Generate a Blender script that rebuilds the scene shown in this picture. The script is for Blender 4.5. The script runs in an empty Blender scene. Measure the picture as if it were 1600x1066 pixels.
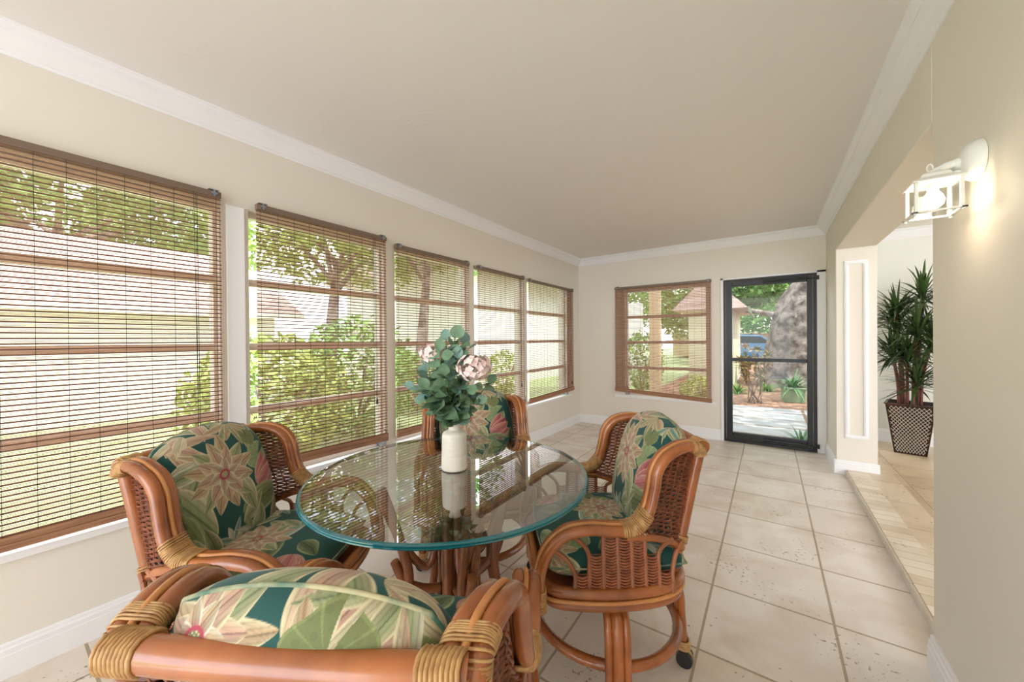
import bpy, math, random
import numpy as np
from mathutils import Vector, Matrix
D = bpy.data; C = bpy.context.scene; COL = C.collection
PI = math.pi
def S(r, g, b):
    f = lambda v: (v/255/12.92) if v/255 <= .04045 else ((v/255+.055)/1.055)**2.4
    return (f(r), f(g), f(b))

# ---------------------------------------------------------------- camera
HC = 1.22
yaw, pit, rol = math.radians(34.934), math.radians(-.246), math.radians(-.4815)
Fv = Vector((-math.sin(yaw)*math.cos(pit), math.cos(yaw)*math.cos(pit), math.sin(pit)))
Rv = Vector((math.cos(yaw), math.sin(yaw), 0)); Uv = Rv.cross(Fv)
R2 = Rv*math.cos(rol)+Uv*math.sin(rol); U2 = -Rv*math.sin(rol)+Uv*math.cos(rol)
cam = D.objects.new('camera', D.cameras.new('camera')); COL.objects.link(cam)
cam.matrix_world = Matrix(((R2.x, U2.x, -Fv.x, 0), (R2.y, U2.y, -Fv.y, 0), (R2.z, U2.z, -Fv.z, HC), (0, 0, 0, 1)))
cam.data.sensor_width = 36; cam.data.lens = 575.1/1600*36; cam.data.clip_start = .02; cam.data.clip_end = 300
C.camera = cam
# ---------------------------------------------------------------- light, exposure
C.view_settings.view_transform = 'Standard'; C.view_settings.look = 'None'
C.view_settings.gamma = 1; C.view_settings.use_curve_mapping = False
C.view_settings.exposure = 1.84
w = D.worlds.new('sky'); C.world = w; w.use_nodes = True
nt = w.node_tree; nt.nodes.clear()
o = nt.nodes.new('ShaderNodeOutputWorld'); bg = nt.nodes.new('ShaderNodeBackground')
tc = nt.nodes.new('ShaderNodeTexCoord'); nz = nt.nodes.new('ShaderNodeTexNoise'); nz.inputs['Scale'].default_value = 3.5
nz.inputs['Detail'].default_value = 5
cr = nt.nodes.new('ShaderNodeValToRGB')
cr.color_ramp.elements[0].position = .42; cr.color_ramp.elements[0].color = (.66, .80, 1, 1)
cr.color_ramp.elements[1].position = .6; cr.color_ramp.elements[1].color = (1, .97, .95, 1)
nt.links.new(tc.outputs['Generated'], nz.inputs['Vector']); nt.links.new(nz.outputs['Fac'], cr.inputs['Fac'])
nt.links.new(cr.outputs['Color'], bg.inputs['Color']); bg.inputs['Strength'].default_value = 1.85
nt.links.new(bg.outputs[0], o.inputs[0])
sun = D.objects.new('sun', D.lights.new('sun', 'SUN')); COL.objects.link(sun)
sun.data.energy = 2.3; sun.data.angle = math.radians(.6); sun.data.color = (1, .95, .87)
sun.rotation_euler = Vector((-.50, .16, -.86)).to_track_quat('-Z', 'Y').to_euler()

# ---------------------------------------------------------------- materials
def mat(name, col=(.8, .8, .8), rough=.5, metal=0, bump=0, bscale=40, vary=0, vscale=6, vcol=None, spec=.5, stretch=None, coat=0, trans=0, alpha=1, emit=None, estr=0, dist=.002):
    m = D.materials.new(name); m.use_nodes = True; n = m.node_tree; b = n.nodes['Principled BSDF']
    b.inputs['Base Color'].default_value = (*col, 1); b.inputs['Roughness'].default_value = rough
    b.inputs['Metallic'].default_value = metal; b.inputs['Specular IOR Level'].default_value = spec
    b.inputs['Coat Weight'].default_value = coat; b.inputs['Coat Roughness'].default_value = .12
    b.inputs['Transmission Weight'].default_value = trans; b.inputs['Alpha'].default_value = alpha
    if emit: b.inputs['Emission Color'].default_value = (*emit, 1); b.inputs['Emission Strength'].default_value = estr
    if bump or vary:
        t = n.nodes.new('ShaderNodeTexCoord'); mp = n.nodes.new('ShaderNodeMapping')
        n.links.new(t.outputs['Object'], mp.inputs['Vector'])
        if stretch: mp.inputs['Scale'].default_value = stretch
    if vary:
        z = n.nodes.new('ShaderNodeTexNoise'); z.inputs['Scale'].default_value = vscale; z.inputs['Detail'].default_value = 6
        n.links.new(mp.outputs[0], z.inputs['Vector'])
        mx = n.nodes.new('ShaderNodeMix'); mx.data_type = 'RGBA'
        r = n.nodes.new('ShaderNodeMapRange'); r.inputs['From Min'].default_value = .35; r.inputs['From Max'].default_value = .65
        r.inputs['To Max'].default_value = vary
        n.links.new(z.outputs['Fac'], r.inputs['Value']); n.links.new(r.outputs[0], mx.inputs['Factor'])
        mx.inputs['A'].default_value = (*col, 1); mx.inputs['B'].default_value = (*(vcol or tuple(c*.6 for c in col)), 1)
        n.links.new(mx.outputs['Result'], b.inputs['Base Color'])
    if bump:
        z2 = n.nodes.new('ShaderNodeTexNoise'); z2.inputs['Scale'].default_value = bscale; z2.inputs['Detail'].default_value = 4
        n.links.new(mp.outputs[0], z2.inputs['Vector'])
        bp = n.nodes.new('ShaderNodeBump'); bp.inputs['Strength'].default_value = bump; bp.inputs['Distance'].default_value = dist
        n.links.new(z2.outputs['Fac'], bp.inputs['Height']); n.links.new(bp.outputs[0], b.inputs['Normal'])
    return m
M = {}
M['wall'] = mat('cream_wall_paint', S(230, 222, 208), .6, bump=.25, bscale=55, dist=.002)
M['wall_far'] = M['wall']
M['wall_room'] = mat('pale_grey_wall_paint', S(226, 224, 213), .6, bump=.2, bscale=55)
M['white'] = mat('white_trim_paint', S(240, 238, 237), .35)
M['alum'] = mat('painted_window_aluminium', S(226, 218, 206), .45, spec=.5)
M['rattan'] = mat('varnished_rattan', S(176, 102, 50), .26, vary=.85, vscale=9, vcol=S(126, 66, 32), stretch=(1, 1, 1), coat=.5)
M['rattan_dark'] = mat('dark_rattan', S(146, 84, 48), .3, vary=.8, vscale=9, vcol=S(98, 50, 28), coat=.4)
M['rattan_dark2'] = mat('brown_rattan', S(150, 88, 50), .24, vary=.8, vscale=9, vcol=S(104, 56, 30), coat=.5)
M['rattan_dark3'] = mat('mid_brown_rattan', S(164, 98, 60), .3, vary=.8, vscale=9, vcol=S(124, 68, 38), coat=.4)
M['rattan_light'] = mat('thin_rattan_reed', S(214, 150, 90), .35, vary=.6, vscale=9, vcol=S(170, 100, 52))
M['bind'] = mat('cane_binding', S(198, 156, 100), .4, vary=.8, vscale=60, vcol=S(158, 108, 62))
M['wicker'] = mat('brown_wicker', S(140, 80, 52), .4, vary=.8, vscale=40, vcol=S(92, 46, 30))
M['brass'] = mat('aged_brass', S(150, 128, 84), .35, metal=.9)
M['black'] = mat('black_rubber', S(28, 27, 27), .5)
M['blackm'] = mat('black_door_enamel', S(24, 25, 27), .38, spec=.5)
M['steel'] = mat('grey_steel', S(160, 165, 170), .35, metal=.8)
M['wood_slat'] = mat('brown_bamboo_slat', S(128, 86, 64), .6, vary=.7, vscale=5, vcol=S(98, 62, 46), stretch=(1, 30, 30))
M['wood_stick'] = mat('tan_bamboo_stick', S(198, 150, 116), .6, vary=.8, vscale=6, vcol=S(168, 112, 82), stretch=(1, 30, 30))
M['wood_rail'] = mat('brown_blind_rail', S(120, 98, 82), .5)
M['wood_hem'] = mat('bamboo_hem', S(176, 130, 96), .6, vary=.9, vscale=8, vcol=S(136, 92, 64), stretch=(1, 40, 40))
M['cord'] = mat('dark_cord', S(62, 50, 44), .8)
M['ceramic'] = mat('cream_stoneware', S(232, 226, 212), .55, vary=.4, vscale=30, vcol=S(214, 204, 186), bump=.3, bscale=60, stretch=(1, 1, 3))
M['lampwhite'] = mat('white_lamp_enamel', S(232, 230, 222), .4)
M['leaf_euc'] = mat('eucalyptus_leaf', S(122, 150, 118), .5, vary=.8, vscale=18, vcol=S(76, 112, 76))
M['leaf_euc2'] = mat('blue_green_leaf', S(120, 152, 140), .5, vary=.6, vscale=25, vcol=S(88, 124, 102))
M['petal'] = mat('pink_petal', S(250, 216, 210), .6, vary=.7, vscale=60, vcol=S(254, 240, 234))
M['stem'] = mat('green_stem', S(104, 130, 74), .5)
M['leaf_dr'] = mat('dark_blade_leaf', S(30, 46, 26), .35, vary=.8, vscale=5, vcol=S(78, 104, 50))
M['cane'] = mat('red_brown_cane', S(112, 52, 36), .5, vary=.7, vscale=30)
M['potdark'] = mat('dark_copper', S(70, 42, 30), .35, metal=.6, vary=.9, vscale=9, vcol=S(26, 18, 16))
M['potsilver'] = mat('silver_lattice', S(206, 200, 188), .4, metal=.2)
M['grass'] = mat('lawn_green', S(150, 172, 116), .9, vary=.9, vscale=3, vcol=S(178, 194, 146))
M['mulch'] = mat('bark_mulch', S(176, 140, 116), .9, vary=.9, vscale=14, vcol=S(120, 84, 64), bump=1, bscale=30, dist=.03)
M['leafA'] = mat('bright_leaf', S(130, 168, 84), .6, vary=.9, vscale=2.5, vcol=S(82, 126, 60))
M['leafB'] = mat('yellow_green_leaf', S(168, 186, 96), .6, vary=.9, vscale=3, vcol=S(108, 138, 62))
M['leafC'] = mat('croton_leaf', S(196, 150, 110), .55, vary=1, vscale=6, vcol=S(112, 128, 60))
M['leafD'] = mat('blue_green_strap_leaf', S(104, 150, 96), .5, vary=.8, vscale=8, vcol=S(66, 112, 62))
M['bark'] = mat('grey_bark', S(168, 154, 146), .9, vary=1, vscale=4.5, vcol=S(84, 72, 68), bump=1, bscale=9, dist=.08)
M['stucco_white'] = mat('white_stucco', S(240, 236, 228), .8, bump=.3)
M['stucco_cream'] = mat('cream_stucco', S(214, 212, 180), .8, bump=.3)
M['stucco_tan'] = mat('tan_stucco', S(206, 182, 150), .8, bump=.3)
M['shingle'] = mat('pinkish_shingle', S(214, 190, 180), .8, vary=.9, vscale=3, vcol=S(180, 152, 144), stretch=(1, 6, 6))
M['soffit'] = mat('dark_green_fascia', S(112, 126, 96), .7)
M['carblue'] = mat('blue_car_paint', S(66, 112, 150), .3, coat=.6)
M['carglass'] = mat('dark_car_glass', S(28, 34, 40), .15)
M['planter'] = mat('green_planter', S(128, 148, 118), .7)
M['bulb'] = mat('lit_bulb', (1, 1, 1), .4, emit=(1, .86, .66), estr=4.5)
M['rim'] = mat('teal_glass_edge', S(14, 106, 116), .06, coat=1, vary=.5, vscale=1, vcol=S(30, 130, 138))
M['stone_edge'] = mat('travertine_edge', S(238, 228, 214), .5, vary=.6, vscale=9, vcol=S(216, 202, 182))

def glassmat(name, tint, base, power, rough=0, mul=1.0):
    m = D.materials.new(name); m.use_nodes = True; n = m.node_tree; n.nodes.clear()
    out = n.nodes.new('ShaderNodeOutputMaterial'); mx = n.nodes.new('ShaderNodeMixShader')
    tr = n.nodes.new('ShaderNodeBsdfTransparent'); gl = n.nodes.new('ShaderNodeBsdfGlossy')
    tr.inputs['Color'].default_value = (*tint, 1); gl.inputs['Roughness'].default_value = rough
    lw = n.nodes.new('ShaderNodeLayerWeight'); lw.inputs['Blend'].default_value = .5
    pw = n.nodes.new('ShaderNodeMath'); pw.operation = 'POWER'; pw.inputs[1].default_value = power
    ma = n.nodes.new('ShaderNodeMath'); ma.operation = 'MULTIPLY_ADD'; ma.inputs[1].default_value = mul; ma.inputs[2].default_value = base
    n.links.new(lw.outputs['Facing'], pw.inputs[0]); n.links.new(pw.outputs[0], ma.inputs[0])
    n.links.new(ma.outputs[0], mx.inputs[0]); n.links.new(tr.outputs[0], mx.inputs[1]); n.links.new(gl.outputs[0], mx.inputs[2])
    n.links.new(mx.outputs[0], out.inputs['Surface'])
    return m
M['glass'] = glassmat('window_glass', (.97, .98, .97), .04, 5, mul=.5)
M['stormglass'] = glassmat('storm_door_glass', (.78, .79, .78), .015, 5, mul=.25)
M['tableglass'] = glassmat('table_glass', (.84, .92, .89), .10, 1.7, mul=.92)
M['tableunder'] = glassmat('table_glass_underside', (.97, .99, .98), 0, 5, mul=0.0)

def ceilmat():
    m = mat('ceiling_plaster', S(236, 230, 223), .7); n = m.node_tree; b = n.nodes['Principled BSDF']
    t = n.nodes.new('ShaderNodeTexCoord'); z = n.nodes.new('ShaderNodeTexNoise'); z.inputs['Scale'].default_value = 2.6; z.inputs['Detail'].default_value = 8
    z.inputs['Distortion'].default_value = 1.2
    r = n.nodes.new('ShaderNodeValToRGB'); r.color_ramp.elements[0].position = .60; r.color_ramp.elements[1].position = .63
    bp = n.nodes.new('ShaderNodeBump'); bp.inputs['Strength'].default_value = .26; bp.inputs['Distance'].default_value = .003
    n.links.new(t.outputs['Object'], z.inputs['Vector']); n.links.new(z.outputs['Fac'], r.inputs['Fac']); n.links.new(r.outputs['Color'], bp.inputs['Height'])
    n.links.new(bp.outputs[0], b.inputs['Normal']); return m
M['ceiling'] = ceilmat()

def tilemat(name, bw, bh, ox, oy, mort, c1, c2, grout, pits=True, rough=.32, pitcol=S(120, 104, 88)):
    m = D.materials.new(name); m.use_nodes = True; n = m.node_tree; b = n.nodes['Principled BSDF']
    t = n.nodes.new('ShaderNodeTexCoord'); mp = n.nodes.new('ShaderNodeMapping'); mp.inputs['Location'].default_value = (-ox, -oy, 0)
    n.links.new(t.outputs['Object'], mp.inputs['Vector'])
    br = n.nodes.new('ShaderNodeTexBrick'); br.offset = 0; br.squash = 1
    br.inputs['Scale'].default_value = 1; br.inputs['Brick Width'].default_value = bw; br.inputs['Row Height'].default_value = bh
    br.inputs['Mortar Size'].default_value = mort; br.inputs['Mortar Smooth'].default_value = .2; br.inputs['Bias'].default_value = 0
    br.inputs['Color1'].default_value = (*c1, 1); br.inputs['Color2'].default_value = (*c2, 1); br.inputs['Mortar'].default_value = (*grout, 1)
    n.links.new(mp.outputs[0], br.inputs['Vector'])
    # wobble the joint
    z = n.nodes.new('ShaderNodeTexNoise'); z.inputs['Scale'].default_value = 4; z.inputs['Detail'].default_value = 8; z.inputs['Distortion'].default_value = .6
    n.links.new(t.outputs['Object'], z.inputs['Vector'])
    r = n.nodes.new('ShaderNodeMapRange'); r.inputs['From Min'].default_value = .42; r.inputs['From Max'].default_value = .68; r.inputs['To Max'].default_value = .45
    n.links.new(z.outputs['Fac'], r.inputs['Value'])
    mx = n.nodes.new('ShaderNodeMix'); mx.data_type = 'RGBA'; mx.blend_type = 'MULTIPLY'
    n.links.new(r.outputs[0], mx.inputs['Factor']); n.links.new(br.outputs['Color'], mx.inputs['A']); mx.inputs['B'].default_value = (*S(214, 196, 176), 1)
    last = mx.outputs['Result']; bh_ = br.outputs['Fac']
    bp = n.nodes.new('ShaderNodeBump'); bp.inputs['Strength'].default_value = .5; bp.inputs['Distance'].default_value = .004; bp.invert = True
    n.links.new(bh_, bp.inputs['Height'])
    if pits:
        mp2 = n.nodes.new('ShaderNodeMapping'); mp2.inputs['Scale'].default_value = (1, 1.0, 1); n.links.new(t.outputs['Object'], mp2.inputs['Vector'])
        z2 = n.nodes.new('ShaderNodeTexNoise'); z2.inputs['Scale'].default_value = 55; z2.inputs['Detail'].default_value = 3; n.links.new(mp2.outputs[0], z2.inputs['Vector'])
        z3 = n.nodes.new('ShaderNodeTexNoise'); z3.inputs['Scale'].default_value = 3.0; z3.inputs['Detail'].default_value = 2; n.links.new(t.outputs['Object'], z3.inputs['Vector'])
        a = n.nodes.new('ShaderNodeMath'); a.operation = 'MULTIPLY_ADD'; a.inputs[1].default_value = .5; n.links.new(z3.outputs['Fac'], a.inputs[0]); n.links.new(z2.outputs['Fac'], a.inputs[2])
        r2 = n.nodes.new('ShaderNodeMapRange'); r2.inputs['From Min'].default_value = .93; r2.inputs['From Max'].default_value = .985; r2.inputs['To Max'].default_value = .75
        n.links.new(a.outputs[0], r2.inputs['Value'])
        m2 = n.nodes.new('ShaderNodeMix'); m2.data_type = 'RGBA'; n.links.new(r2.outputs[0], m2.inputs['Factor']); n.links.new(last, m2.inputs['A']); m2.inputs['B'].default_value = (*pitcol, 1)
        last = m2.outputs['Result']
    n.links.new(last, b.inputs['Base Color']); n.links.new(bp.outputs[0], b.inputs['Normal'])
    b.inputs['Roughness'].default_value = rough
    return m
M['tile'] = tilemat('travertine_floor_tile', .4555, .4555, -.235, 2.047, .0055, S(240, 230, 219), S(230, 217, 202), S(182, 164, 138))
M['brickstrip'] = tilemat('narrow_brick_tile', 1.0, .085, -.1, 2.0, .003, S(236, 224, 202), S(214, 196, 168), S(190, 172, 140), pits=True)
M['strip'] = tilemat('travertine_strip_tile', 2.0, .46, -.1, 2.3, .003, S(224, 206, 178), S(214, 194, 164), S(170, 150, 118))
M['tile2'] = tilemat('tan_stone_tile', .9, .30, .9, 2.3, .003, S(212, 192, 160), S(190, 166, 132), S(158, 136, 104), pits=True)
M['paver'] = tilemat('concrete_path_slab', 1.1, .62, -.62, 5.4, .025, S(176, 176, 176), S(156, 157, 160), S(126, 104, 84), pits=False, rough=.9)

fab = D.materials.new('tropical_print_fabric'); fab.use_nodes = True
n = fab.node_tree; b = n.nodes['Principled BSDF']; a = n.nodes.new('ShaderNodeAttribute'); a.attribute_name = 'Col'
n.links.new(a.outputs['Color'], b.inputs['Base Color']); b.inputs['Roughness'].default_value = .8
b.inputs['Sheen Weight'].default_value = .15
t = n.nodes.new('ShaderNodeTexCoord'); wv = n.nodes.new('ShaderNodeTexNoise'); wv.inputs['Scale'].default_value = 500
bp = n.nodes.new('ShaderNodeBump'); bp.inputs['Strength'].default_value = .15; bp.inputs['Distance'].default_value = .001
n.links.new(t.outputs['Object'], wv.inputs['Vector']); n.links.new(wv.outputs['Fac'], bp.inputs['Height']); n.links.new(bp.outputs[0], b.inputs['Normal'])
M['fabric'] = fab

# ---------------------------------------------------------------- mesh helpers
class MB:
    def __init__(s): s.v = []; s.f = []; s.m = []; s.mi = 0
    def add(s, vs, fs):
        k = len(s.v); s.v += [tuple(p) for p in vs]; s.f += [tuple(i+k for i in f) for f in fs]; s.m += [s.mi]*len(fs); return s
    def box(s, x0, x1, y0, y1, z0, z1):
        return s.add([(x, y, z) for x in (x0, x1) for y in (y0, y1) for z in (z0, z1)],
                     [(0, 1, 3, 2), (4, 6, 7, 5), (0, 4, 5, 1), (2, 3, 7, 6), (0, 2, 6, 4), (1, 5, 7, 3)])
    def tube(s, pts, r, seg=10, closed=False, flat=None, cap=True):
        P = [Vector(p) for p in pts]; n = len(P); rr = r if hasattr(r, '__len__') else [r]*n
        vs = []; prev = None
        for i in range(n):
            a = P[(i-1) % n] if (closed or i > 0) else P[i]; c = P[(i+1) % n] if (closed or i < n-1) else P[i]
            t = (c-a).normalized()
            if prev is None:
                ref = Vector((0, 0, 1)) if abs(t.z) < .9 else Vector((1, 0, 0)); u = t.cross(ref).normalized()
            else:
                u = (prev-t*prev.dot(t)).normalized()
            prev = u; w_ = t.cross(u)
            for k in range(seg):
                an = 2*PI*k/seg; vs.append(P[i]+u*(math.cos(an)*rr[i])+w_*(math.sin(an)*rr[i]))
        fs = []
        for i in range(n if closed else n-1):
            j = (i+1) % n
            for k in range(seg): fs.append((i*seg+k, i*seg+(k+1) % seg, j*seg+(k+1) % seg, j*seg+k))
        if not closed and cap: fs.append(tuple(range(seg))[::-1]); fs.append(tuple((n-1)*seg+k for k in range(seg)))
        return s.add(vs, fs)
    def cyl(s, p, q, r, seg=16): return s.tube([p, q], r, seg)
    def lathe(s, prof, c=(0, 0, 0), seg=32, axis='z'):
        vs = []; n = len(prof)
        for (r, z) in prof:
            for k in range(seg):
                a = 2*PI*k/seg; x, y = r*math.cos(a), r*math.sin(a)
                v = (x, y, z) if axis == 'z' else ((z, x, y) if axis == 'x' else (x, z, y))
                vs.append((v[0]+c[0], v[1]+c[1], v[2]+c[2]))
        fs = [(i*seg+k, i*seg+(k+1) % seg, (i+1)*seg+(k+1) % seg, (i+1)*seg+k) for i in range(n-1) for k in range(seg)]
        fs.append(tuple(range(seg))[::-1]); fs.append(tuple((n-1)*seg+k for k in range(seg)))
        return s.add(vs, fs)
    def extr(s, prof, a, b):   # prof: list of 3-vectors offsets at a; sweep to b
        n = len(prof); a = Vector(a); b = Vector(b)
        vs = [a+Vector(p) for p in prof]+[b+Vector(p) for p in prof]
        fs = [(i, (i+1) % n, n+(i+1) % n, n+i) for i in range(n)]+[tuple(range(n))[::-1], tuple(range(n, 2*n))]
        return s.add(vs, fs)
    def leaf(s, p, d, nrm, L, W, droop=0, segs=4, tip=1.0, fold=.12):
        d = Vector(d).normalized(); nrm = Vector(nrm); sd = d.cross(nrm)
        if sd.length < 1e-4: sd = d.cross(Vector((1, .3, .2)))
        sd.normalize(); up = sd.cross(d).normalized(); p = Vector(p); vs = []; fs = []
        for i in range(segs+1):
            t = i/segs; wd = W*.5*(math.sin(PI*min(1, max(.0, t**tip)))**.75 if 0 < t < 1 else .06)
            c = p+d*(L*t)-Vector((0, 0, 1))*(droop*L*t*t)
            vs += [c-sd*wd+up*wd*fold*2, c, c+sd*wd+up*wd*fold*2]
        for i in range(segs): k = i*3; fs += [(k, k+1, k+4, k+3), (k+1, k+2, k+5, k+4)]
        return s.add(vs, fs)
    def build(s, name, mats, parent=None, smooth=False, bevel=0):
        me = D.meshes.new(name); me.from_pydata(s.v, [], s.f); ms = mats if isinstance(mats, (list, tuple)) else [mats]
        for m_ in ms: me.materials.append(M[m_] if isinstance(m_, str) else m_)
        if len(ms) > 1: me.polygons.foreach_set('material_index', s.m)
        if smooth:
            me.polygons.foreach_set('use_smooth', [True]*len(me.polygons))
        me.update(); ob = D.objects.new(name, me); COL.objects.link(ob)
        if smooth == 'auto':
            try: me.set_sharp_from_angle(angle=math.radians(38))
            except Exception: pass
        if bevel:
            bm_ = ob.modifiers.new('bevel', 'BEVEL'); bm_.width = bevel; bm_.segments = 2; bm_.limit_method = 'ANGLE'
        if parent: ob.parent = parent
        return ob
def smooth_path(P, sub=6, closed=False):
    P = [Vector(p) for p in P]; n = len(P); out = []
    for i in range(n if closed else n-1):
        g = lambda k: P[k % n] if closed else P[min(max(k, 0), n-1)]
        a, b_, c, d = g(i-1), g(i), g(i+1), g(i+2)
        for k in range(sub):
            t = k/sub
            out.append(.5*((2*b_)+(c-a)*t+(2*a-5*b_+4*c-d)*t*t+(3*b_-a-3*c+d)*t**3))
    if not closed: out.append(P[-1])
    return out
def tag(o, label=None, cat=None, group=None, kind=None):
    if label: o['label'] = label
    if cat: o['category'] = cat
    if group: o['group'] = group
    if kind: o['kind'] = kind
    return o
def empty(name, loc=(0, 0, 0), rz=0, **k):
    o = D.objects.new(name, None); COL.objects.link(o); o.location = loc; o.rotation_euler = (0, 0, rz); o.empty_display_size = .1
    return tag(o, **k)
def struct(name, mb, m, parent=None, **k):
    o = mb.build(name, m, parent, **k)
    if not parent: o['kind'] = 'structure'
    return o
def kids(o): return [c for c in D.objects if c.parent == o]
def copy_tree(o, parent=None):
    c = o.copy(); COL.objects.link(c)
    if parent: c.parent = parent
    for ch in kids(o): copy_tree(ch, c)
    return c

# ---------------------------------------------------------------- room shell
L, RW, YF, ZC, TH = -2.297, .489, 5.012, 2.375, .267
YB = -2.9
ZW0, ZW1 = .445, 1.93
wins = [(-.16, .705), (.80, 1.688), (1.742, 2.612), (2.648, 3.548), (3.576, 4.64)]
mb = MB(); mb.box(L-.3, .555, YB, YF+.2, -.3, 0); struct('floor', mb, 'tile')
mb = MB(); mb.box(L-.35, 4.6, YB, 6.0, ZC, ZC+.25); struct('ceiling', mb, 'ceiling')
mb = MB(); x0, x1 = L-.15, L
mb.box(x0, x1, YB, YF, 0, ZW0); mb.box(x0, x1, YB, YF, ZW1, ZC)
e = [YB]+[v for a in wins for v in a]+[YF]
for i in range(0, len(e), 2): mb.box(x0, x1, e[i], e[i+1], ZW0, ZW1)
struct('wall_left', mb, 'wall')
# far wall with window and door openings
FWX0, FWX1 = -1.63, -.60; DX0, DX1 = -.442, .413; DZ = 1.897
mb = MB(); y0, y1 = YF, YF+.16
mb.box(L-.15, RW+TH, y0, y1, DZ, ZC); mb.box(L-.15, FWX0, y0, y1, 0, DZ); mb.box(FWX1, DX0, y0, y1, 0, DZ)
mb.box(FWX0, FWX1, y0, y1, 0, ZW0); mb.box(DX1, RW+TH, y0, y1, 0, DZ); mb.box(FWX0, FWX1, y0, y1, 1.88, DZ)
struct('wall_far', mb, 'wall')
# right wall: lintel, near part, pier
YN, YP, ZS = 1.98, 4.35, 1.995
mb = MB(); mb.box(RW, RW+TH, YB, YN, 0, ZC); mb.box(RW, RW+TH, YN, YP, ZS, ZC); mb.box(RW, RW+TH, YP, YF, 0, ZC)
struct('wall_right', mb, 'wall', bevel=.006)
# adjoining room
mb = MB(); mb.box(RW+TH, 4.6, 5.72, 5.9, 0, ZC); struct('wall_adjoining', mb, 'wall_room')
mb = MB(); mb.box(4.5, 4.6, YB, 5.72, 0, 1.35); struct('wall_side', mb, 'wall_room')  # out of view; height set by how much sky light passes over it
mb = MB(); mb.box(.555, .69, YN-1, YP+.02, -.2, .05); struct('trim_1', mb, 'brickstrip')
mb = MB(); mb.box(.69, .856, YN-1, YF, -.2, .05); struct('trim_2', mb, 'strip')
mb = MB(); mb.box(.856, 4.6, YB, 5.72, -.2, .05); struct('floor_adjoining', mb, 'tile2')
mb = MB()
for i in range(6):
    ya = YN-.02+.03+i*.4555-.39
    mb.box(.545, .5565, max(ya+.003, YN), min(ya+.4525, YP-.01), 0.0, .044)
struct('trim_3', mb, 'stone_edge')

# crown moulding
def crown(name, a, b, nx, ny, m='white'):
    pr = [(0, -.094), (.006, -.094), (.010, -.084), (.018, -.080), (.030, -.062), (.050, -.040), (.058, -.030), (.058, -.022), (.070, -.016), (.078, -.008), (.086, -.006), (.086, 0), (0, 0)]
    mb = MB(); mb.extr([(nx*p, ny*p, z) for p, z in pr], a, b); return struct(name, mb, m)
crown('trim_4', (L, YB, ZC), (L, YF, ZC), 1, 0)
crown('trim_5', (L, YF, ZC), (RW, YF, ZC), 0, -1)
crown('trim_6', (RW, YB, ZC), (RW, YF, ZC), -1, 0)
crown('trim_7', (RW+TH, 5.72, ZC), (4.5, 5.72, ZC), 0, -1)
def base(name, a, b, nx, ny, h=.125, z0=0, m='white'):
    pr = [(0, 0), (.017, 0), (.017, h*.66), (.014, h*.68), (.014, h*.82), (.009, h*.86), (.009, h*.95), (.006, h), (0, h)]
    mb = MB(); mb.extr([(nx*p, ny*p, z) for p, z in pr], (a[0], a[1], z0), (b[0], b[1], z0)); return struct(name, mb, m)
base('baseboard_left', (L, YB), (L, YF), 1, 0)
base('baseboard_far', (L, YF), (DX0-.03, YF), 0, -1)
base('baseboard_right', (RW, YB), (RW, YN), -1, 0)
base('baseboard_pier_side', (RW, YP-.017), (RW, YF), -1, 0)
base('baseboard_pier', (RW-.017, YP), (RW+TH+.012, YP), 0, -1)
base('baseboard_adjoining', (RW+TH, 5.72), (4.5, 5.72), 0, -1, z0=.05, h=.14)
# pier panel moulding
mb = MB(); xa, xb, za, zb, wd = .545, .700, .325, 1.885, .032
for (a0, a1, c0, c1) in ((xa, xb, zb-wd, zb), (xa, xb, za, za+wd), (xa, xa+wd, za+wd, zb-wd), (xb-wd, xb, za+wd, zb-wd)):
    mb.box(a0, a1, YP-.012, YP, c0, c1)
    q = .008; mb.box(a0+q, a1-q, YP-.018, YP-.012, c0+q, c1-q)
struct('trim_8', mb, 'white', bevel=.002)
# door surround and window ledges
mb = MB(); mb.box(DX1, RW-.002, YF-.012, YF, 0, DZ+.02); mb.box(DX0-.028, DX0, YF-.012, YF, 0, DZ+.02); mb.box(DX0-.028, RW-.002, YF-.012, YF, DZ, DZ+.02)
struct('trim_9', mb, 'white', bevel=.002)
mb = MB(); mb.box(L-.06, L+.022, -.3, 4.72, ZW0-.022, ZW0+.008); struct('trim_10', mb, 'white', bevel=.003)
mb = MB(); mb.box(-1.76, -.52, YF-.02, YF+.05, ZW0-.028, ZW0+.006); struct('trim_11', mb, 'white', bevel=.003)
mb = MB(); mb.box(L, L+.014, .715, .797, ZW0+.008, 1.93); struct('trim_12', mb, 'white', bevel=.004)

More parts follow.
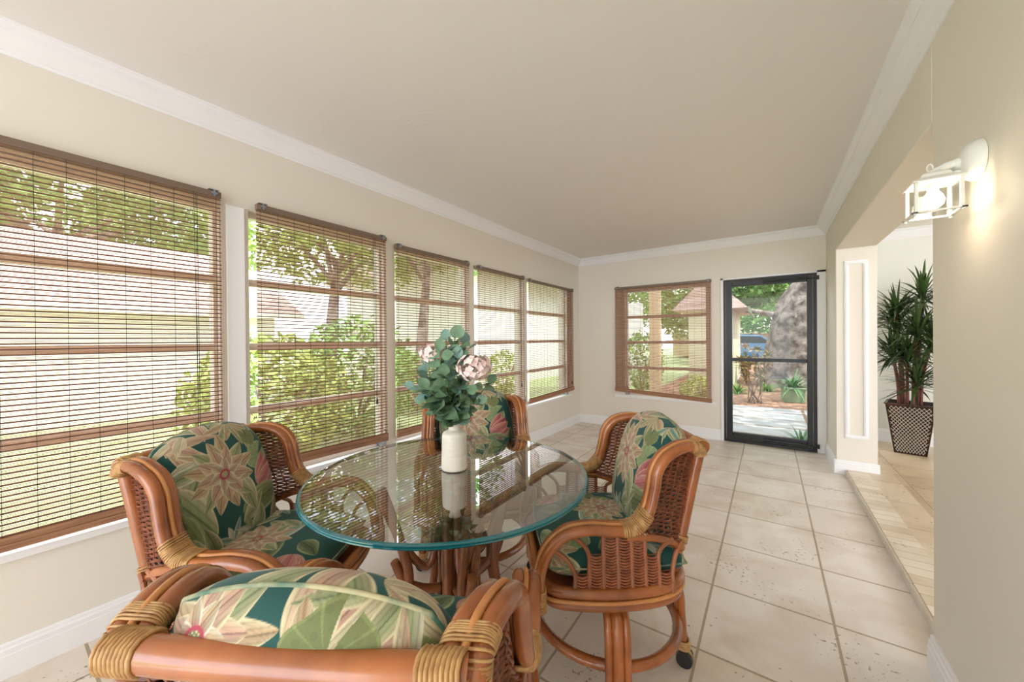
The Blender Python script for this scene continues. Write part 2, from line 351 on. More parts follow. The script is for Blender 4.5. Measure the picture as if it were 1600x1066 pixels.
# windows
def window(i, a0, a1, z0, z1, axis):
    root = empty('window_%d' % i, (L-.07, (a0+a1)/2, z0) if axis == 'y' else ((a0+a1)/2, YF+.07, z0), 0 if axis == 'x' else PI/2, kind='structure')
    w_ = (a1-a0)/2; h = z1-z0
    mb = MB(); f = .032
    mb.box(-w_, -w_+f, -.03, .035, 0, h); mb.box(w_-f, w_, -.03, .035, 0, h); mb.box(-w_+f, w_-f, -.03, .035, h-f, h); mb.box(-w_+f, w_-f, -.03, .035, 0, f)
    # inner stop against the room
    mb.box(-w_, -w_+.018, -.07, -.03, 0, h); mb.box(w_-.018, w_, -.07, -.03, 0, h)
    mb.build('window_frame', 'alum', root, bevel=.002)
    n_ = 4; hh = (h-2*f)/n_
    for k in range(1, n_):
        mb = MB(); z = f+hh*k; mb.box(-w_+f, w_-f, -.022, .022, z-.019, z+.019); mb.box(-w_+f, w_-f, -.03, -.022, z-.006, z+.012); mb.build('window_bar', 'alum', root, bevel=.002)
    for k in range(n_):
        mb = MB(); z = f+hh*k; mb.box(-w_+f, w_-f, -.003, .003, z+(.019 if k else 0), z+hh-(.019 if k < n_-1 else 0)); mb.build('window_pane', 'glass', root)
    mb = MB(); sg = -1 if axis == 'x' else 1
    cx = sg*(w_-.045)
    mb.box(cx-.02, cx+.02, -.085, -.03, .006, .035); mb.tube(smooth_path([(cx, -.075, .03), (cx+.012, -.09, .06), (cx+.012, -.095, .11), (cx, -.09, .125)], 4), .007, 8)
    mb.build('window_crank', 'steel', root, smooth='auto')
    return root
for i, (a0, a1) in enumerate(wins): window(i+1, a0, a1, ZW0+.008, ZW1, 'y')
window(6, FWX0, FWX1, ZW0+.006, 1.88, 'x')

# door
dr = empty('door_1', (DX0, YF, 0), kind='structure'); W_ = DX1-DX0; Hd = DZ
mb = MB(); mb.box(0, .022, -.01, .06, .0, Hd); mb.box(W_-.03, W_, -.01, .06, 0, Hd); mb.box(.022, W_-.03, -.01, .06, Hd-.022, Hd); mb.box(.022, W_-.03, -.01, .06, 0, .03)
mb.build('door_frame', 'blackm', dr, bevel=.003)
mb = MB(); gx0, gx1, gz0, gz1 = .088, W_-.082, .112, 1.812
mb.box(.026, gx0, -.004, .035, .034, Hd-.026); mb.box(gx1, W_-.034, -.004, .035, .034, Hd-.026); mb.box(gx0, gx1, -.004, .035, gz1, Hd-.026); mb.box(gx0, gx1, -.004, .035, .034, gz0)
mb.build('door_panel', 'blackm', dr, bevel=.004)
mb = MB(); mb.box(gx0, gx1, -.008, .03, .945, .982); mb.build('middle_rail', 'blackm', dr, bevel=.004)
for (a, c) in ((gz0, .945), (.982, gz1)):
    mb = MB(); mb.box(gx0, gx1, .012, .016, a, c); mb.build('door_pane', 'stormglass', dr)
for zc in (Hd-.055, .068):
    mb = MB(); mb.cyl((W_*.45, -.028, zc), (W_-.1, -.028, zc), .013, 14); mb.cyl((W_-.1, -.028, zc), (W_+.01, -.022, zc), .005, 8); mb.box(W_-.002, W_+.018, -.03, -.008, zc-.022, zc+.022)
    mb.box(W_*.44, W_*.46, -.028, 0, zc-.012, zc+.012)
    c_ = mb.build('door_closer', ['blackm'], dr, smooth='auto')

# ---------------------------------------------------------------- woven blinds
def blind(width, ztop, zl, zr, loc, rz, label, tassel=True, tz=.95, pitch=.0203):
    root = empty('woven_blind', loc, rz, label=label, cat='blind', group='woven bamboo blinds')
    h = width/2; lz = loc[2]
    mb = MB(); mb.box(-h, h, -.012, .014, ztop-.030-lz, ztop-lz); mb.build('head_rail', 'wood_rail', root, bevel=.002)
    mb = MB()
    top = ztop-.03
    def ze(t): return top+(zl-top)*t, top+(zr-top)*t
    H = top-(zl+zr)/2; N = int(H/pitch); jr = random.Random(int(width*1000)+int(ztop*977))
    def slat(t, th, y0, y1, mi):
        a, c = ze(t); mb.mi = mi
        x = h-jr.uniform(0, .003)
        mb.add([(-x, y0, a-lz), (-x, y1, a-lz), (-x, y1, a+th-lz), (-x, y0, a+th-lz), (x, y0, c-lz), (x, y1, c-lz), (x, y1, c+th-lz), (x, y0, c+th-lz)],
               [(0, 1, 2, 3), (7, 6, 5, 4), (0, 4, 5, 1), (2, 6, 7, 3), (0, 3, 7, 4), (1, 5, 6, 2)])
    for k in range(N):
        t = (k+.5)/N
        slat(t, .0056, -.004, .003, 0)
        for q in (.30, .54, .78):
            slat(t-q/N+.1/N, .0027, -.001, .001, 1)
    mb.build('slat_panel', ['wood_slat', 'wood_stick'], root)
    mb = MB(); a, c = zl-lz, zr-lz; hh = .052
    for k in range(4):
        u0 = k*hh/4; y_ = -.010-.004*(k % 2)
        mb.add([(-h, y_, a+u0), (-h, .008, a+u0), (-h, .008, a+u0+hh/4-.001), (-h, y_, a+u0+hh/4-.001), (h, y_, c+u0), (h, .008, c+u0), (h, .008, c+u0+hh/4-.001), (h, y_, c+u0+hh/4-.001)],
               [(0, 1, 2, 3), (7, 6, 5, 4), (0, 4, 5, 1), (2, 6, 7, 3), (0, 3, 7, 4), (1, 5, 6, 2)])
    mb.build('bottom_hem', 'wood_hem', root)
    mb = MB(); nc = max(2, round(width/.078)); 
    for k in range(nc):
        x = -h+.02+(width-.04)*k/(nc-1); zb = (zl+(zr-zl)*(x+h)/width)
        mb.box(x-.0007, x+.0007, -.0052, -.0038, zb-lz, top-lz)
    mb.build('weave_strings', 'cord', root)
    for sx in (-1, 1):
        mb = MB(); x = sx*(h-.03); mb.box(x-.02, x+.02, -.016, .026, ztop-lz+.004, ztop-lz+.008); mb.box(x-.004, x+.004, -.02, -.012, ztop-.026-lz, ztop+.006-lz)
        mb.cyl((x-.012, -.016, ztop-.012-lz), (x+.012, -.016, ztop-.012-lz), .006, 8)
        mb.build('bracket', 'steel', root)
    if tassel:
        x = h-.10; mb = MB(); mb.tube([(x, -.024, ztop-.03-lz), (x+.002, -.026, tz-lz)], .0013, 5); mb.tube([(x-.012, -.024, ztop-.03-lz), (x-.004, -.026, tz+.005-lz)], .0013, 5)
        mb.lathe([(.002, .03), (.006, .02), (.008, 0), (.006, -.012), (.002, -.014)], (x, -.026, tz-lz-.01), 10)
        mb.build('pull_cord', 'cord', root, smooth='auto')
    return root
def lblind(y0, y1, zt, zl, zr, label, **k):
    # faces the room (+X): local -Y must point to +X -> rz = +90deg ; local x -> +Y
    return blind(y1-y0, zt, zl, zr, (L+.036, (y0+y1)/2, ZW0), PI/2, label, **k)
lblind(-.15, .685, 1.968, .472, .472, 'woven brown blind at the far left, cut off by the picture edge', tz=.79)
lblind(.84, 1.658, 1.962, .512, .500, 'woven brown blind to the right of the wide white post, dense shrubs behind it', tz=.80)
lblind(1.741, 2.554, 1.932, .500, .500, 'woven brown blind directly behind the vase of flowers', tassel=False)
lblind(2.671, 3.481, 1.922, .490, .490, 'woven brown blind between the one behind the flowers and the corner one', tz=.72)
lblind(3.575, 4.745, 1.914, .480, .500, 'woven brown blind on the long window wall closest to the room corner', tz=.62)
blind(1.177, 1.918, .500, .438, (-1.1535, YF-.036, ZW0), 0, 'square woven brown blind on the end wall beside the black door', tassel=False, pitch=.019)

# ---------------------------------------------------------------- fabric painting
def lin(c): return np.array(S(*c))
TEAL = lin((14, 84, 78)); TEAL2 = lin((8, 62, 58)); BLUE = lin((30, 100, 116))
CREAM = lin((222, 208, 168)); BEIGE = lin((206, 172, 132)); PINKB = lin((216, 170, 146)); PINK = lin((200, 92, 104)); MAG = lin((186, 62, 84))
OLIVE = lin((126, 134, 84)); OLIVD = lin((86, 100, 58)); SAGE = lin((160, 172, 122)); LPAD = lin((150, 168, 118)); AQUA = lin((112, 164, 148)); WHITE = lin((226, 222, 196))
class Canvas:
    def __init__(s, x, y, seed=0):
        s.x = x; s.y = y; r = np.random.RandomState(seed)
        nz = np.sin(x*31+2)*np.sin(y*27+1)*.5+.5
        s.c = TEAL[None]*(1-.35*nz[:, None])+TEAL2[None]*(.35*nz[:, None])
        s.r = r
    def loc(s, cx, cy, ang):
        c, n_ = math.cos(ang), math.sin(ang); dx = s.x-cx; dy = s.y-cy
        return dx*c+dy*n_, -dx*n_+dy*c
    def put(s, mask, col, al=None):
        if al is None: s.c[mask] = col[mask] if col.ndim == 2 else col
        else: a_ = al[mask][:, None]; s.c[mask] = s.c[mask]*(1-a_)+(col[mask] if col.ndim == 2 else col)*a_
    def petal(s, cx, cy, deg, Lp, W, mid, edge, curve=0, veins=True, sharp=.8, base=None, outline=True):
        a, b_ = s.loc(cx, cy, math.radians(deg)); t = a/Lp; b_ = b_-curve*Lp*t*t
        ok = (t > 0) & (t < 1); tt = np.clip(t, .0001, .9999)
        wl = W*.5*np.sin(PI*tt**sharp)**.72; q = np.abs(b_)/np.maximum(wl, 1e-6); mask = ok & (q < 1)
        k = np.clip(q, 0, 1)[:, None]**1.5
        col = mid[None]*(1-k)+edge[None]*k
        if base is not None:
            kb = np.clip(1-tt*2.0, 0, 1)[:, None]; col = col*(1-kb)+base[None]*kb
        if veins:
            v = (np.sin(b_/W*38+tt*3) > .55)[:, None]*.22; col = col*(1-v)
            col = np.where((np.abs(b_) < W*.025)[:, None], col*.7, col)
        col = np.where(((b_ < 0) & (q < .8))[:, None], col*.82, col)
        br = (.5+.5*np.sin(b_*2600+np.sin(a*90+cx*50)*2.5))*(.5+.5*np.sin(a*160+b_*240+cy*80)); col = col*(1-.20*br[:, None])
        if outline:
            ko = (np.clip((q-.74)/.16, 0, 1)*(.45+.55*np.sin(a*120+cx*31)**2))[:, None]; col = col*(1-ko)+np.minimum(edge*1.12, .9)[None]*ko
        s.put(mask, col, np.clip((1-q)*wl/.0014, 0, 1))
    def lotus(s, cx, cy, R, rot=0, pale=BEIGE, n1=12):
        for k in range(n1): s.petal(cx, cy, rot+k*360/n1+s.r.uniform(-6, 6), R*s.r.uniform(.9, 1.12), R*.46, SAGE if k % 3 == 1 else pale, CREAM, .1)
        for k in range(9): s.petal(cx, cy, rot+20+k*40+s.r.uniform(-5, 5), R*.74, R*.44, PINKB, CREAM, -.08, base=PINK)
        for k in range(6): s.petal(cx, cy, rot+5+k*60, R*.46, R*.30, BEIGE, WHITE, 0, base=MAG)
        a, b_ = s.loc(cx, cy, .4); rr = np.sqrt(a*a+b_*b_*1.6)
        s.put(rr < R*.16, MAG); s.put(rr < R*.10, OLIVE); s.put((rr < R*.10) & (np.sin(a*900)*np.sin(b_*900) > .2), CREAM)
    def pad(s, cx, cy, R, col=LPAD, rot=0, dark=OLIVD):
        a, b_ = s.loc(cx, cy, rot); th = np.arctan2(b_, a); rr = np.sqrt(a*a+b_*b_*1.25)/(R*(1+.06*np.sin(5*th)))
        mask = (rr < 1) & ~((np.abs(th) < .22) & (rr > .15))
        k = np.clip(rr, 0, 1)[:, None]
        v = (np.abs(np.sin(th*5)) < .16)[:, None]
        cc = col[None]*(.75+.25*k)+dark[None]*(.3*(1-k)); cc = np.where(v, cc*1.35, cc)
        blot = (np.sin(a*210+1)*np.sin(b_*190) > .55)[:, None]; cc = np.where(blot, cc*.88, cc)
        cc = np.where((rr > .93)[:, None], cc*1.3, cc)
        s.put(mask, np.clip(cc, 0, .9))
    def star(s, cx, cy, R, cols=(WHITE, AQUA), n_=7, rot=0):
        for k in range(n_): s.petal(cx, cy, rot+k*360/n_, R*(1 if k % 2 else .75), R*.3, cols[k % 2], cols[0], 0)
    def frond(s, cx, cy, deg, R, n_=6, spread=90, cols=(BEIGE, SAGE), W=.22):
        for k in range(n_): s.petal(cx, cy, deg-spread/2+spread*k/(n_-1), R*(.8+.2*math.sin(k*2)), R*W, cols[k % 2], CREAM, .12*(1 if k % 2 else -1))
    def bud(s, cx, cy, R, deg):
        for k, (d, c) in enumerate(((-38, MAG), (34, PINK), (-18, PINK), (16, MAG), (0, lin((214, 118, 120))))): s.petal(cx, cy, deg+d, R, R*.42, c, PINKB, 0)
def paint_front(x, y):   # x right as seen from the front, y up from the seat
    c = Canvas(x, y, 3)
    for k in range(9): c.petal(-.22+k*.052, .525+.012*(k % 3), (-20, 200, -55, 160, 240)[k % 5], .12+.02*(k % 3), .05, (PINKB, BEIGE, SAGE, LPAD)[k % 4], (CREAM, PINKB)[k % 2], .15)
    c.frond(-.19, .44, -30, .20, 5, 60, (PINKB, BEIGE)); c.frond(-.10, .47, 200, .16, 4, 60, (PINKB, CREAM))
    c.frond(.06, .47, 265, .15, 7, 130, (BEIGE, SAGE)); c.frond(.14, .47, 300, .12, 5, 90, (AQUA, SAGE))
    c.petal(-.2, .17, 60, .20, .09, SAGE, CREAM); c.petal(-.21, .30, -60, .22, .10, LPAD, CREAM); c.petal(-.11, .35, 190, .14, .05, WHITE, CREAM, .3)
    c.petal(-.09, .34, 205, .15, .05, SAGE, WHITE, -.3); c.petal(-.2, .22, -70, .14, .07, OLIVE, SAGE)
    c.pad(.115, .305, .056, LPAD, .6); c.pad(.10, .385, .038, OLIVE, 2)
    c.bud(.085, .20, .13, 28); c.petal(-.0, .13, 18, .22, .10, OLIVE, SAGE, -.15); c.petal(.0, .10, 40, .13, .05, SAGE, CREAM)
    c.petal(.14, .03, 60, .16, .08, OLIVE, BEIGE); c.petal(.07, .03, 85, .11, .05, SAGE, CREAM); c.petal(.20, .10, 80, .14, .07, OLIVD, SAGE)
    c.petal(.03, .02, 100, .09, .05, OLIVE, SAGE)
    c.star(-.045, .065, .075, (WHITE, AQUA), 8, 20); c.star(.03, .07, .07, (SAGE, WHITE), 7, 5); c.petal(-.02, -.02, 75, .09, .035, PINK, PINKB)
    c.petal(-.09, .02, 110, .14, .05, OLIVE, CREAM); c.petal(-.15, .02, 100, .12, .06, SAGE, CREAM); c.petal(-.19, .03, 80, .1, .05, OLIVD, SAGE)
    c.petal(.02, .26, -75, .14, .07, SAGE, CREAM)
    c.lotus(-.038, .285, .125, 10)
    return c.c*.80
def paint_back(x, y):    # x right as seen from behind
    y = y-.055; c = Canvas(x, y, 8)
    c.frond(.03, .36, 60, .2, 5, 70, (PINKB, BEIGE), .3); c.frond(.16, .47, 250, .2, 6, 100, (SAGE, CREAM), .2)
    c.petal(.0, .33, -60, .2, .07, PINKB, BEIGE, .2); c.petal(.02, .44, -75, .2, .05, BEIGE, CREAM, .1)
    c.petal(.0, .28, 160, .15, .06, SAGE, CREAM)
    c.pad(.06, .375, .064, OLIVE, 1.2); c.pad(.17, .36, .05, OLIVE, 2.5); c.petal(.20, .47, -110, .17, .05, SAGE, WHITE)
    c.petal(.13, .30, 70, .15, .04, CREAM, PINKB); c.petal(.12, .25, 120, .14, .07, OLIVE, SAGE); c.star(-.04, .2, .1); c.pad(-.14, .1, .07); c.bud(.06, .1, .14, 70)
    c.lotus(-.115, .385, .105, 0, n1=11)
    return c.c*.80
def paint_seat(x, y):
    c = Canvas(x, y, 5); r = random.Random(4)
    for k in range(34):
        px, py = r.uniform(-.27, .27), r.uniform(-.27, .27)
        m_, e_ = r.choice([(OLIVE, SAGE), (SAGE, CREAM), (LPAD, CREAM), (OLIVD, SAGE), (BEIGE, CREAM), (AQUA, WHITE)])
        c.petal(px, py, r.uniform(0, 360), r.uniform(.09, .17), r.uniform(.04, .075), m_, e_, r.uniform(-.2, .2))
    c.pad(-.16, .13, .06); c.pad(.17, .02, .05, OLIVE); c.bud(-.05, -.14, .12, 200); c.bud(.1, .15, .12, 20); c.star(.19, -.15, .08); c.star(-.2, -.1, .08, (WHITE, AQUA))
    c.lotus(.03, -.02, .11, 30); c.lotus(-.2, .22, .09, 10)
    return c.c*.80
def cushion(name, W, H, T, ktop, kbot, kside, kst, place, paintF, paintB, parent, N=230, px=6, bulge=0):
    u, v = np.meshgrid(np.linspace(-1, 1, N), np.linspace(-1, 1, N)); u = u.ravel(); v = v.ravel()
    # denser towards the rims
    u = np.sign(u)*(1-(1-np.abs(u))**1.25); v = np.sign(v)*(1-(1-np.abs(v))**1.25)
    k = np.where(v > 0, ktop, kbot); x = u*np.sqrt(1-k*v*v)*W/2; y = v*np.sqrt(1-np.where(v > 0, kst, kside)*u*u)*H/2
    t = T/2*np.clip((1-np.abs(u)**px)*(1-np.abs(v)**px), 0, 1)**.5*(1+bulge*(1-u*u)*(1-v*v))
    allv = []; cols = []; F_ = []
    for sgn, pf in ((1, paintF), (-1, paintB)):
        P = place(x, t*sgn, y); base_ = len(allv)*len(u); allv.append(P)
        # the print wraps over the roll of the edge: measure along the cloth
        wrap = (T/2-t)*.6; xx = x+np.sign(u)*wrap*(np.abs(u) > .8); yy = y+np.sign(v)*wrap*(np.abs(v) > .8)
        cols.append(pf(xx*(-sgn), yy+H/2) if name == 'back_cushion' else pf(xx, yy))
        idx = np.arange(N*N).reshape(N, N); a_, b_, c_, d_ = idx[:-1, :-1].ravel(), idx[:-1, 1:].ravel(), idx[1:, 1:].ravel(), idx[1:, :-1].ravel()
        q = np.stack([a_, b_, c_, d_] if sgn < 0 else [d_, c_, b_, a_], 1)+base_; F_.append(q)
    V_ = np.concatenate(allv); Q = np.concatenate(F_); cc = np.concatenate(cols)
    me = D.meshes.new(name); me.from_pydata(V_.tolist(), [], Q.tolist())
    at = me.color_attributes.new('Col', 'FLOAT_COLOR', 'POINT'); at.data.foreach_set('color', np.concatenate([cc, np.ones((len(cc), 1))], 1).astype(np.float32).ravel())
    me.polygons.foreach_set('use_smooth', [True]*len(me.polygons)); me.materials.append(fab); me.update()
    ob = D.objects.new(name, me); COL.objects.link(ob); ob.parent = parent
    # piping along the seam
    th = np.linspace(0, 1, 41)[:-1]; rim = []
    for a_, b_ in [(-1+2*q, -1) for q in th]+[(1, -1+2*q) for q in th]+[(1-2*q, 1) for q in th]+[(-1, 1-2*q) for q in th]:
        kk = ktop if b_ > 0 else kbot; rim.append(place(np.array([a_*math.sqrt(1-kk*b_*b_)*W/2]), np.array([0.]), np.array([b_*math.sqrt(1-(kst if b_ > 0 else kside)*a_*a_)*H/2]))[0])
    mb = MB(); mb.tube(rim, .0035, 6, closed=True); pp = mb.build('piping', 'pipe', ob, smooth=True)
    return ob
M['pipe'] = mat('green_piping', S(60, 112, 98), .8, vary=1, vscale=18, vcol=S(190, 180, 140))

# ---------------------------------------------------------------- swivel chair
def interp(x, tab):
    if x <= tab[0][0]: return tab[0][1]
    for (a, b_), (c, d) in zip(tab, tab[1:]):
        if x <= c: return b_+(d-b_)*(x-a)/(c-a)
    return tab[-1][1]
HALF = [(-.24, .213), (-.19, .225), (-.12, .247), (0, .268), (.18, .270), (.3, .258)]
def make_chair(name_label):
    root = empty('swivel_armchair', label=name_label, cat='chair', group='rattan swivel armchairs round the glass table')
    half = lambda y: interp(y, HALF)
    armp = [(-.236, .850), (-.222, .864), (-.185, .873), (-.140, .867), (-.098, .846), (-.070, .805), (-.058, .746), (-.038, .680), (0, .636), (.07, .634), (.15, .641), (.215, .628), (.268, .580), (.296, .505), (.300, .400)]
    sp = smooth_path([(0, y, z) for y, z in armp], 5)
    for sx in (-1, 1):
        for off, r, m_, nm in ((-.0175, .0165, 'rattan', 'arm_rail'), (.0175, .0165, 'rattan', 'arm_rail'), (0, .006, 'rattan_light', 'arm_reed')):
            pts = [(sx*(half(p.y)+off), p.y, p.z) for p in sp]
            if nm == 'arm_reed':   # raised reed in the groove, on the outside of the curve
                q = []
                for i, p in enumerate(sp):
                    a = sp[max(i-1, 0)]; c = sp[min(i+1, len(sp)-1)]; t_ = (c-a).normalized(); nn = Vector((0, -t_.z, t_.y)); q.append((sx*half(p.y), p.y+nn.y*.0125, p.z+nn.z*.0125))
                pts = q
            mb = MB(); mb.tube(pts, r, 10); mb.build(nm, m_, root, smooth='auto')
        # rear post
        mb = MB(); pts = smooth_path([(sx*.213, -.240, .868), (sx*.208, -.215, .75), (sx*.203, -.185, .6), (sx*.2, -.155, .47), (sx*.2, -.145, .37)], 5)
        mb.tube(pts, .0185, 12); mb.build('rear_post', 'rattan', root, smooth='auto')
        # arch from arm binding to post
        mb = MB(); arch = smooth_path([(sx*.268, .03, .606), (sx*.262, -.04, .600), (sx*.243, -.11, .578), (sx*.213, -.175, .535)], 5)
        mb.tube(arch, .0125, 10); mb.build('arch_rail', 'rattan', root, smooth='auto')
        # wicker wing
        mb = MB()
        inner = [(.60, .0), (.64, -.028), (.67, -.05), (.746, -.074), (.812, -.086), (.848, -.108), (.872, -.15)]
        def yr(z): return -.175+(z-.535)/.071*.15 if z < .606 else interp(z, inner)
        def yl(z): return -.232+(.86-z)*.216
        def wx(y, z):
            t_ = (y-yl(z))/max(.02, yr(z)-yl(z)); t_ = min(1, max(0, t_)); return (.211*(1-t_)+half(max(y, -.1))*t_)
        z = .545; row = 0
        while z < .868:
            a, c = yl(z), yr(z)-.004
            if c-a > .015:
                n_ = max(4, int((c-a)/.008)); pts = []
                for k in range(n_+1):
                    y = a+(c-a)*k/n_; ph = math.sin((y*2*PI/.044)+(row % 2)*PI); pts.append((sx*(wx(y, z)+ph*.0035), y, z+.010*math.sin((y-a)/(c-a)*PI)*.3))
                mb.tube(pts, .0030, 4)
            z += .0070; row += 1
        for k in range(5):
            f_ = (k+.5)/5; pts = []
            for q in range(9):
                z_ = .56+(.862-.56)*q/8; a, c = yl(z_), yr(z_); y = a+(c-a)*f_; pts.append((sx*wx(y, z_), y, z_))
            mb.tube(pts, .003, 5)
        # braided edge
        e1 = [(sx*(wx(yr(z_)-.006, z_)), yr(z_)-.010, z_) for z_ in [.60+.26*q/18 for q in range(19)]]
        for j in range(2): mb.tube([(p[0]+.004*math.sin(i*1.6+j*PI), p[1]+.003*math.cos(i*1.6+j*PI), p[2]) for i, p in enumerate(e1)], .0035, 5)
        e2 = [(sx*.209, yl(z_)+.020, z_) for z_ in [.56+.29*q/24 for q in range(25)]]
        for j in range(2): mb.tube([(p[0]+.004*math.sin(i*1.6+j*PI), p[1]+.003*math.cos(i*1.6+j*PI), p[2]) for i, p in enumerate(e2)], .0035, 5)
        mb.build('wing_panel', 'wicker', root, smooth='auto')
        # stepped wicker side panel with fan spokes
        mb = MB(); mb2 = MB(); ys = [-.118, -.074, -.030, .014, .058, .102, .146, .190]
        tops = [.492, .548, .606, .620, .625, .625, .555, .497]
        X = lambda y, z: sx*(.281-(z-.44)*.06-abs(y-.05)*.07)
        z = .452; row = 0
        while z < .622:
            i0 = 0
            for i in range(7):
                if z < min(tops[i], tops[i+1])+.004:
                    for bs in (1, -1):
                        pts = []
                        for k in range(7):
                            f_ = k/6; y = ys[i]+(ys[i+1]-ys[i])*f_
                            pts.append((X(y, z)+sx*bs*math.sin(f_*PI)*.006, y, z-.006*math.sin(f_*PI)+(0 if bs > 0 else .0035)))
                        (mb if bs > 0 else mb2).tube(pts, .0030 if bs > 0 else .0018, 5, cap=False)
            z += .0086; row += 1
        mb.mi = 1; mb.add(mb2.v, mb2.f); mb.build('side_wicker', ['wicker_red', 'wicker'], root, smooth='auto')  # darker back strands stand in for the shaded gaps between rows
        ends = [(-.168, .566), (-.130, .583), (-.062, .602), (.014, .625), (.06, .63), (.13, .63), (.205, .618), (.262, .575)]
        for i in range(8):
            mb = MB(); t_ = tops[i]; y = ys[i]; ye, z_e = ends[i]
            if i in (3, 4): pts = [(X(y, .43), y, .43), (X(y, t_), y, t_), (sx*.268, ye, z_e)]
            else: pts = smooth_path([(X(y, .43), y, .43), (X(y, (t_+.43)/2), y, (t_+.43)/2), (X(y, t_), y, t_), (X(y, t_)*.5+sx*half(ye)*.5, (y*.62+ye*.38), t_+(z_e-t_)*.6), (sx*half(ye), ye, z_e)], 4)
            mb.tube(pts, .0072, 8); mb.build('fan_spoke', 'rattan_dark3', root, smooth='auto')
        # bindings
        def band(pts, r, n_, half_w=0, flatx=1):
            pts = smooth_path(pts, 6); Ls = [0]
            for p, q in zip(pts, pts[1:]): Ls.append(Ls[-1]+(q-p).length)
            m2 = MB()
            for k in range(n_):
                s_ = Ls[-1]*(k+.5)/n_; j = max(i for i in range(len(Ls)) if Ls[i] <= s_); j = min(j, len(pts)-2)
                p = pts[j].lerp(pts[j+1], (s_-Ls[j])/max(1e-6, Ls[j+1]-Ls[j])); t_ = (pts[j+1]-pts[j]).normalized(); sd = Vector((1, 0, 0)); up = t_.cross(sd).normalized()
                ring = []
                for q in range(18):
                    an = 2*PI*q/18; cx_ = math.cos(an); sgn = (1 if cx_ > 0 else -1) if abs(cx_) > .2 else cx_/.2
                    ring.append(p+sd*(cx_*r+half_w*sgn)+up*(math.sin(an)*r)+t_*.0015*math.sin(an+k))
                m2.tube(ring, Ls[-1]/n_*.56, 5, closed=True)
            return m2
        pb = lambda y, z: (sx*half(y), y, z)
        band([pb(-.040, .683), pb(-.016, .652), pb(.012, .636), pb(.045, .634)], .0168, 18, .0172).build('arm_binding', 'bind', root, smooth=True)
        band([pb(-.232, .842), pb(-.222, .866), pb(-.195, .870)], .0168, 15, .0172).build('corner_binding', 'bind', root, smooth=True)
        band([pb(.300, .395), pb(.300, .46)], .0185, 9, .017).build('front_binding', 'bind', root, smooth=True)
        band([(sx*.2, -.165, .515), (sx*.2, -.158, .49)], .0205, 4).build('post_binding', 'bind', root, smooth=True)
        band([(sx*.203, -.180, .575), (sx*.203, -.174, .55)], .0205, 4).build('post_binding', 'bind', root, smooth=True)
    # top rail
    mb = MB(); tp = smooth_path([(-.225, -.242, .862), (-.1, -.250, .866), (.1, -.250, .866), (.225, -.242, .862)], 6)
    mb.tube(tp, .021, 14); mb.build('top_rail', 'rattan', root, smooth='auto')
    for sx in (-1, 1):
        mb = MB()
        for k in range(9):
            x = sx*(.172+k*.0058); ring = [(x+.002*math.sin(q), -.245+.0225*math.cos(2*PI*q/14),   .864+.0225*math.sin(2*PI*q/14)) for q in range(14)]; mb.tube(ring, .0034, 5, closed=True)
        mb.build('rail_binding', 'bind', root, smooth=True)
    # back panel wicker
    mb = MB(); z = .46; row = 0
    while z < .845:
        y0_ = -.152-(z-.46)*.235; w_ = .195+(z-.46)*.02; pts = []
        for k in range(41):
            x = -w_+2*w_*k/40; pts.append((x, y0_-.012*(1-(x/w_)**2)+.004*math.sin(x*2*PI/.05+(row % 2)*PI), z))
        mb.tube(pts, .003, 4); z += .0085; row += 1
    for k in range(14):
        x = -.175+.35*k/13; mb.tube([(x, -.155-.012*(1-(x/.2)**2), .45), (x, -.247-.008*(1-(x/.2)**2), .855)], .0035, 5)
    mb.build('back_panel', 'wicker', root, smooth='auto')
    # seat frame
    fp = [(0, .292), (.16, .288), (.245, .262), (.272, .19), (.284, .06), (.268, -.08), (.215, -.165), (.1, -.2), (0, -.205)]
    fp = fp+[(-x, y) for x, y in fp[-2:0:-1]]
    for z_, r, m_, ex in ((.442, .0175, 'rattan', 1), (.402, .0165, 'rattan', .985), (.422, .0065, 'rattan_light', 1.045)):
        mb = MB(); mb.tube(smooth_path([(x*ex, y*ex, z_) for x, y in fp], 6, True), r, 10, closed=True); mb.build('seat_frame' if r > .01 else 'frame_reed', m_, root, smooth=True)
    mb = MB(); pr = smooth_path([(x*.95, y*.95, .436) for x, y in fp], 3, True); mb.add(pr, [tuple(range(len(pr)))]); mb.add([(p.x, p.y, .41) for p in pr], [tuple(range(len(pr)))[::-1]])
    mb.build('seat_board', 'rattan_dark', root)
    # swivel and base
    cy = .02
    mb = MB(); mb.lathe([(.09, .385), (.09, .405), (.03, .405)], (0, cy, 0), 24); mb.lathe([(.032, .30), (.04, .31), (.04, .386), (.02, .388)], (0, cy, 0), 20); mb.build('swivel', 'black', root, smooth='auto')
    rb = math.radians(-8)
    for k in range(4):
        an = rb+k*PI/2; dx, dy = math.cos(an), math.sin(an); lx, ly = -dy, dx
        leg = None
        for off, r, m_ in ((0, .019, 'rattan'), (-.028, .0125, 'rattan'), (.028, .0125, 'rattan')):
            pth = [(.03, .345), (.17, .362), (.245, .345), (.272, .29), (.278, .21), (.283, .13), (.285, .075)]
            if leg is None: mb = MB(); leg = 1
            mb.tube(smooth_path([(dx*a+lx*off, cy+dy*a+ly*off, b_) for a, b_ in pth], 5), r, 10)
        lg = mb.build('leg', 'rattan', root, smooth='auto')
        mb = MB(); ring = []
        for j in range(4):
            z_ = .082+j*.008; ring = []
            for q in range(20):
                a_ = 2*PI*q/20; sgn = math.cos(a_); e_ = .284+math.sin(a_)*.021; l_ = sgn*.021+max(-.024, min(.024, sgn*.05)); ring.append((dx*e_+lx*l_, cy+dy*e_+ly*l_, z_))
            mb.tube(ring, .0045, 5, closed=True)
        mb.build('leg_binding', 'bind', lg, smooth=True)
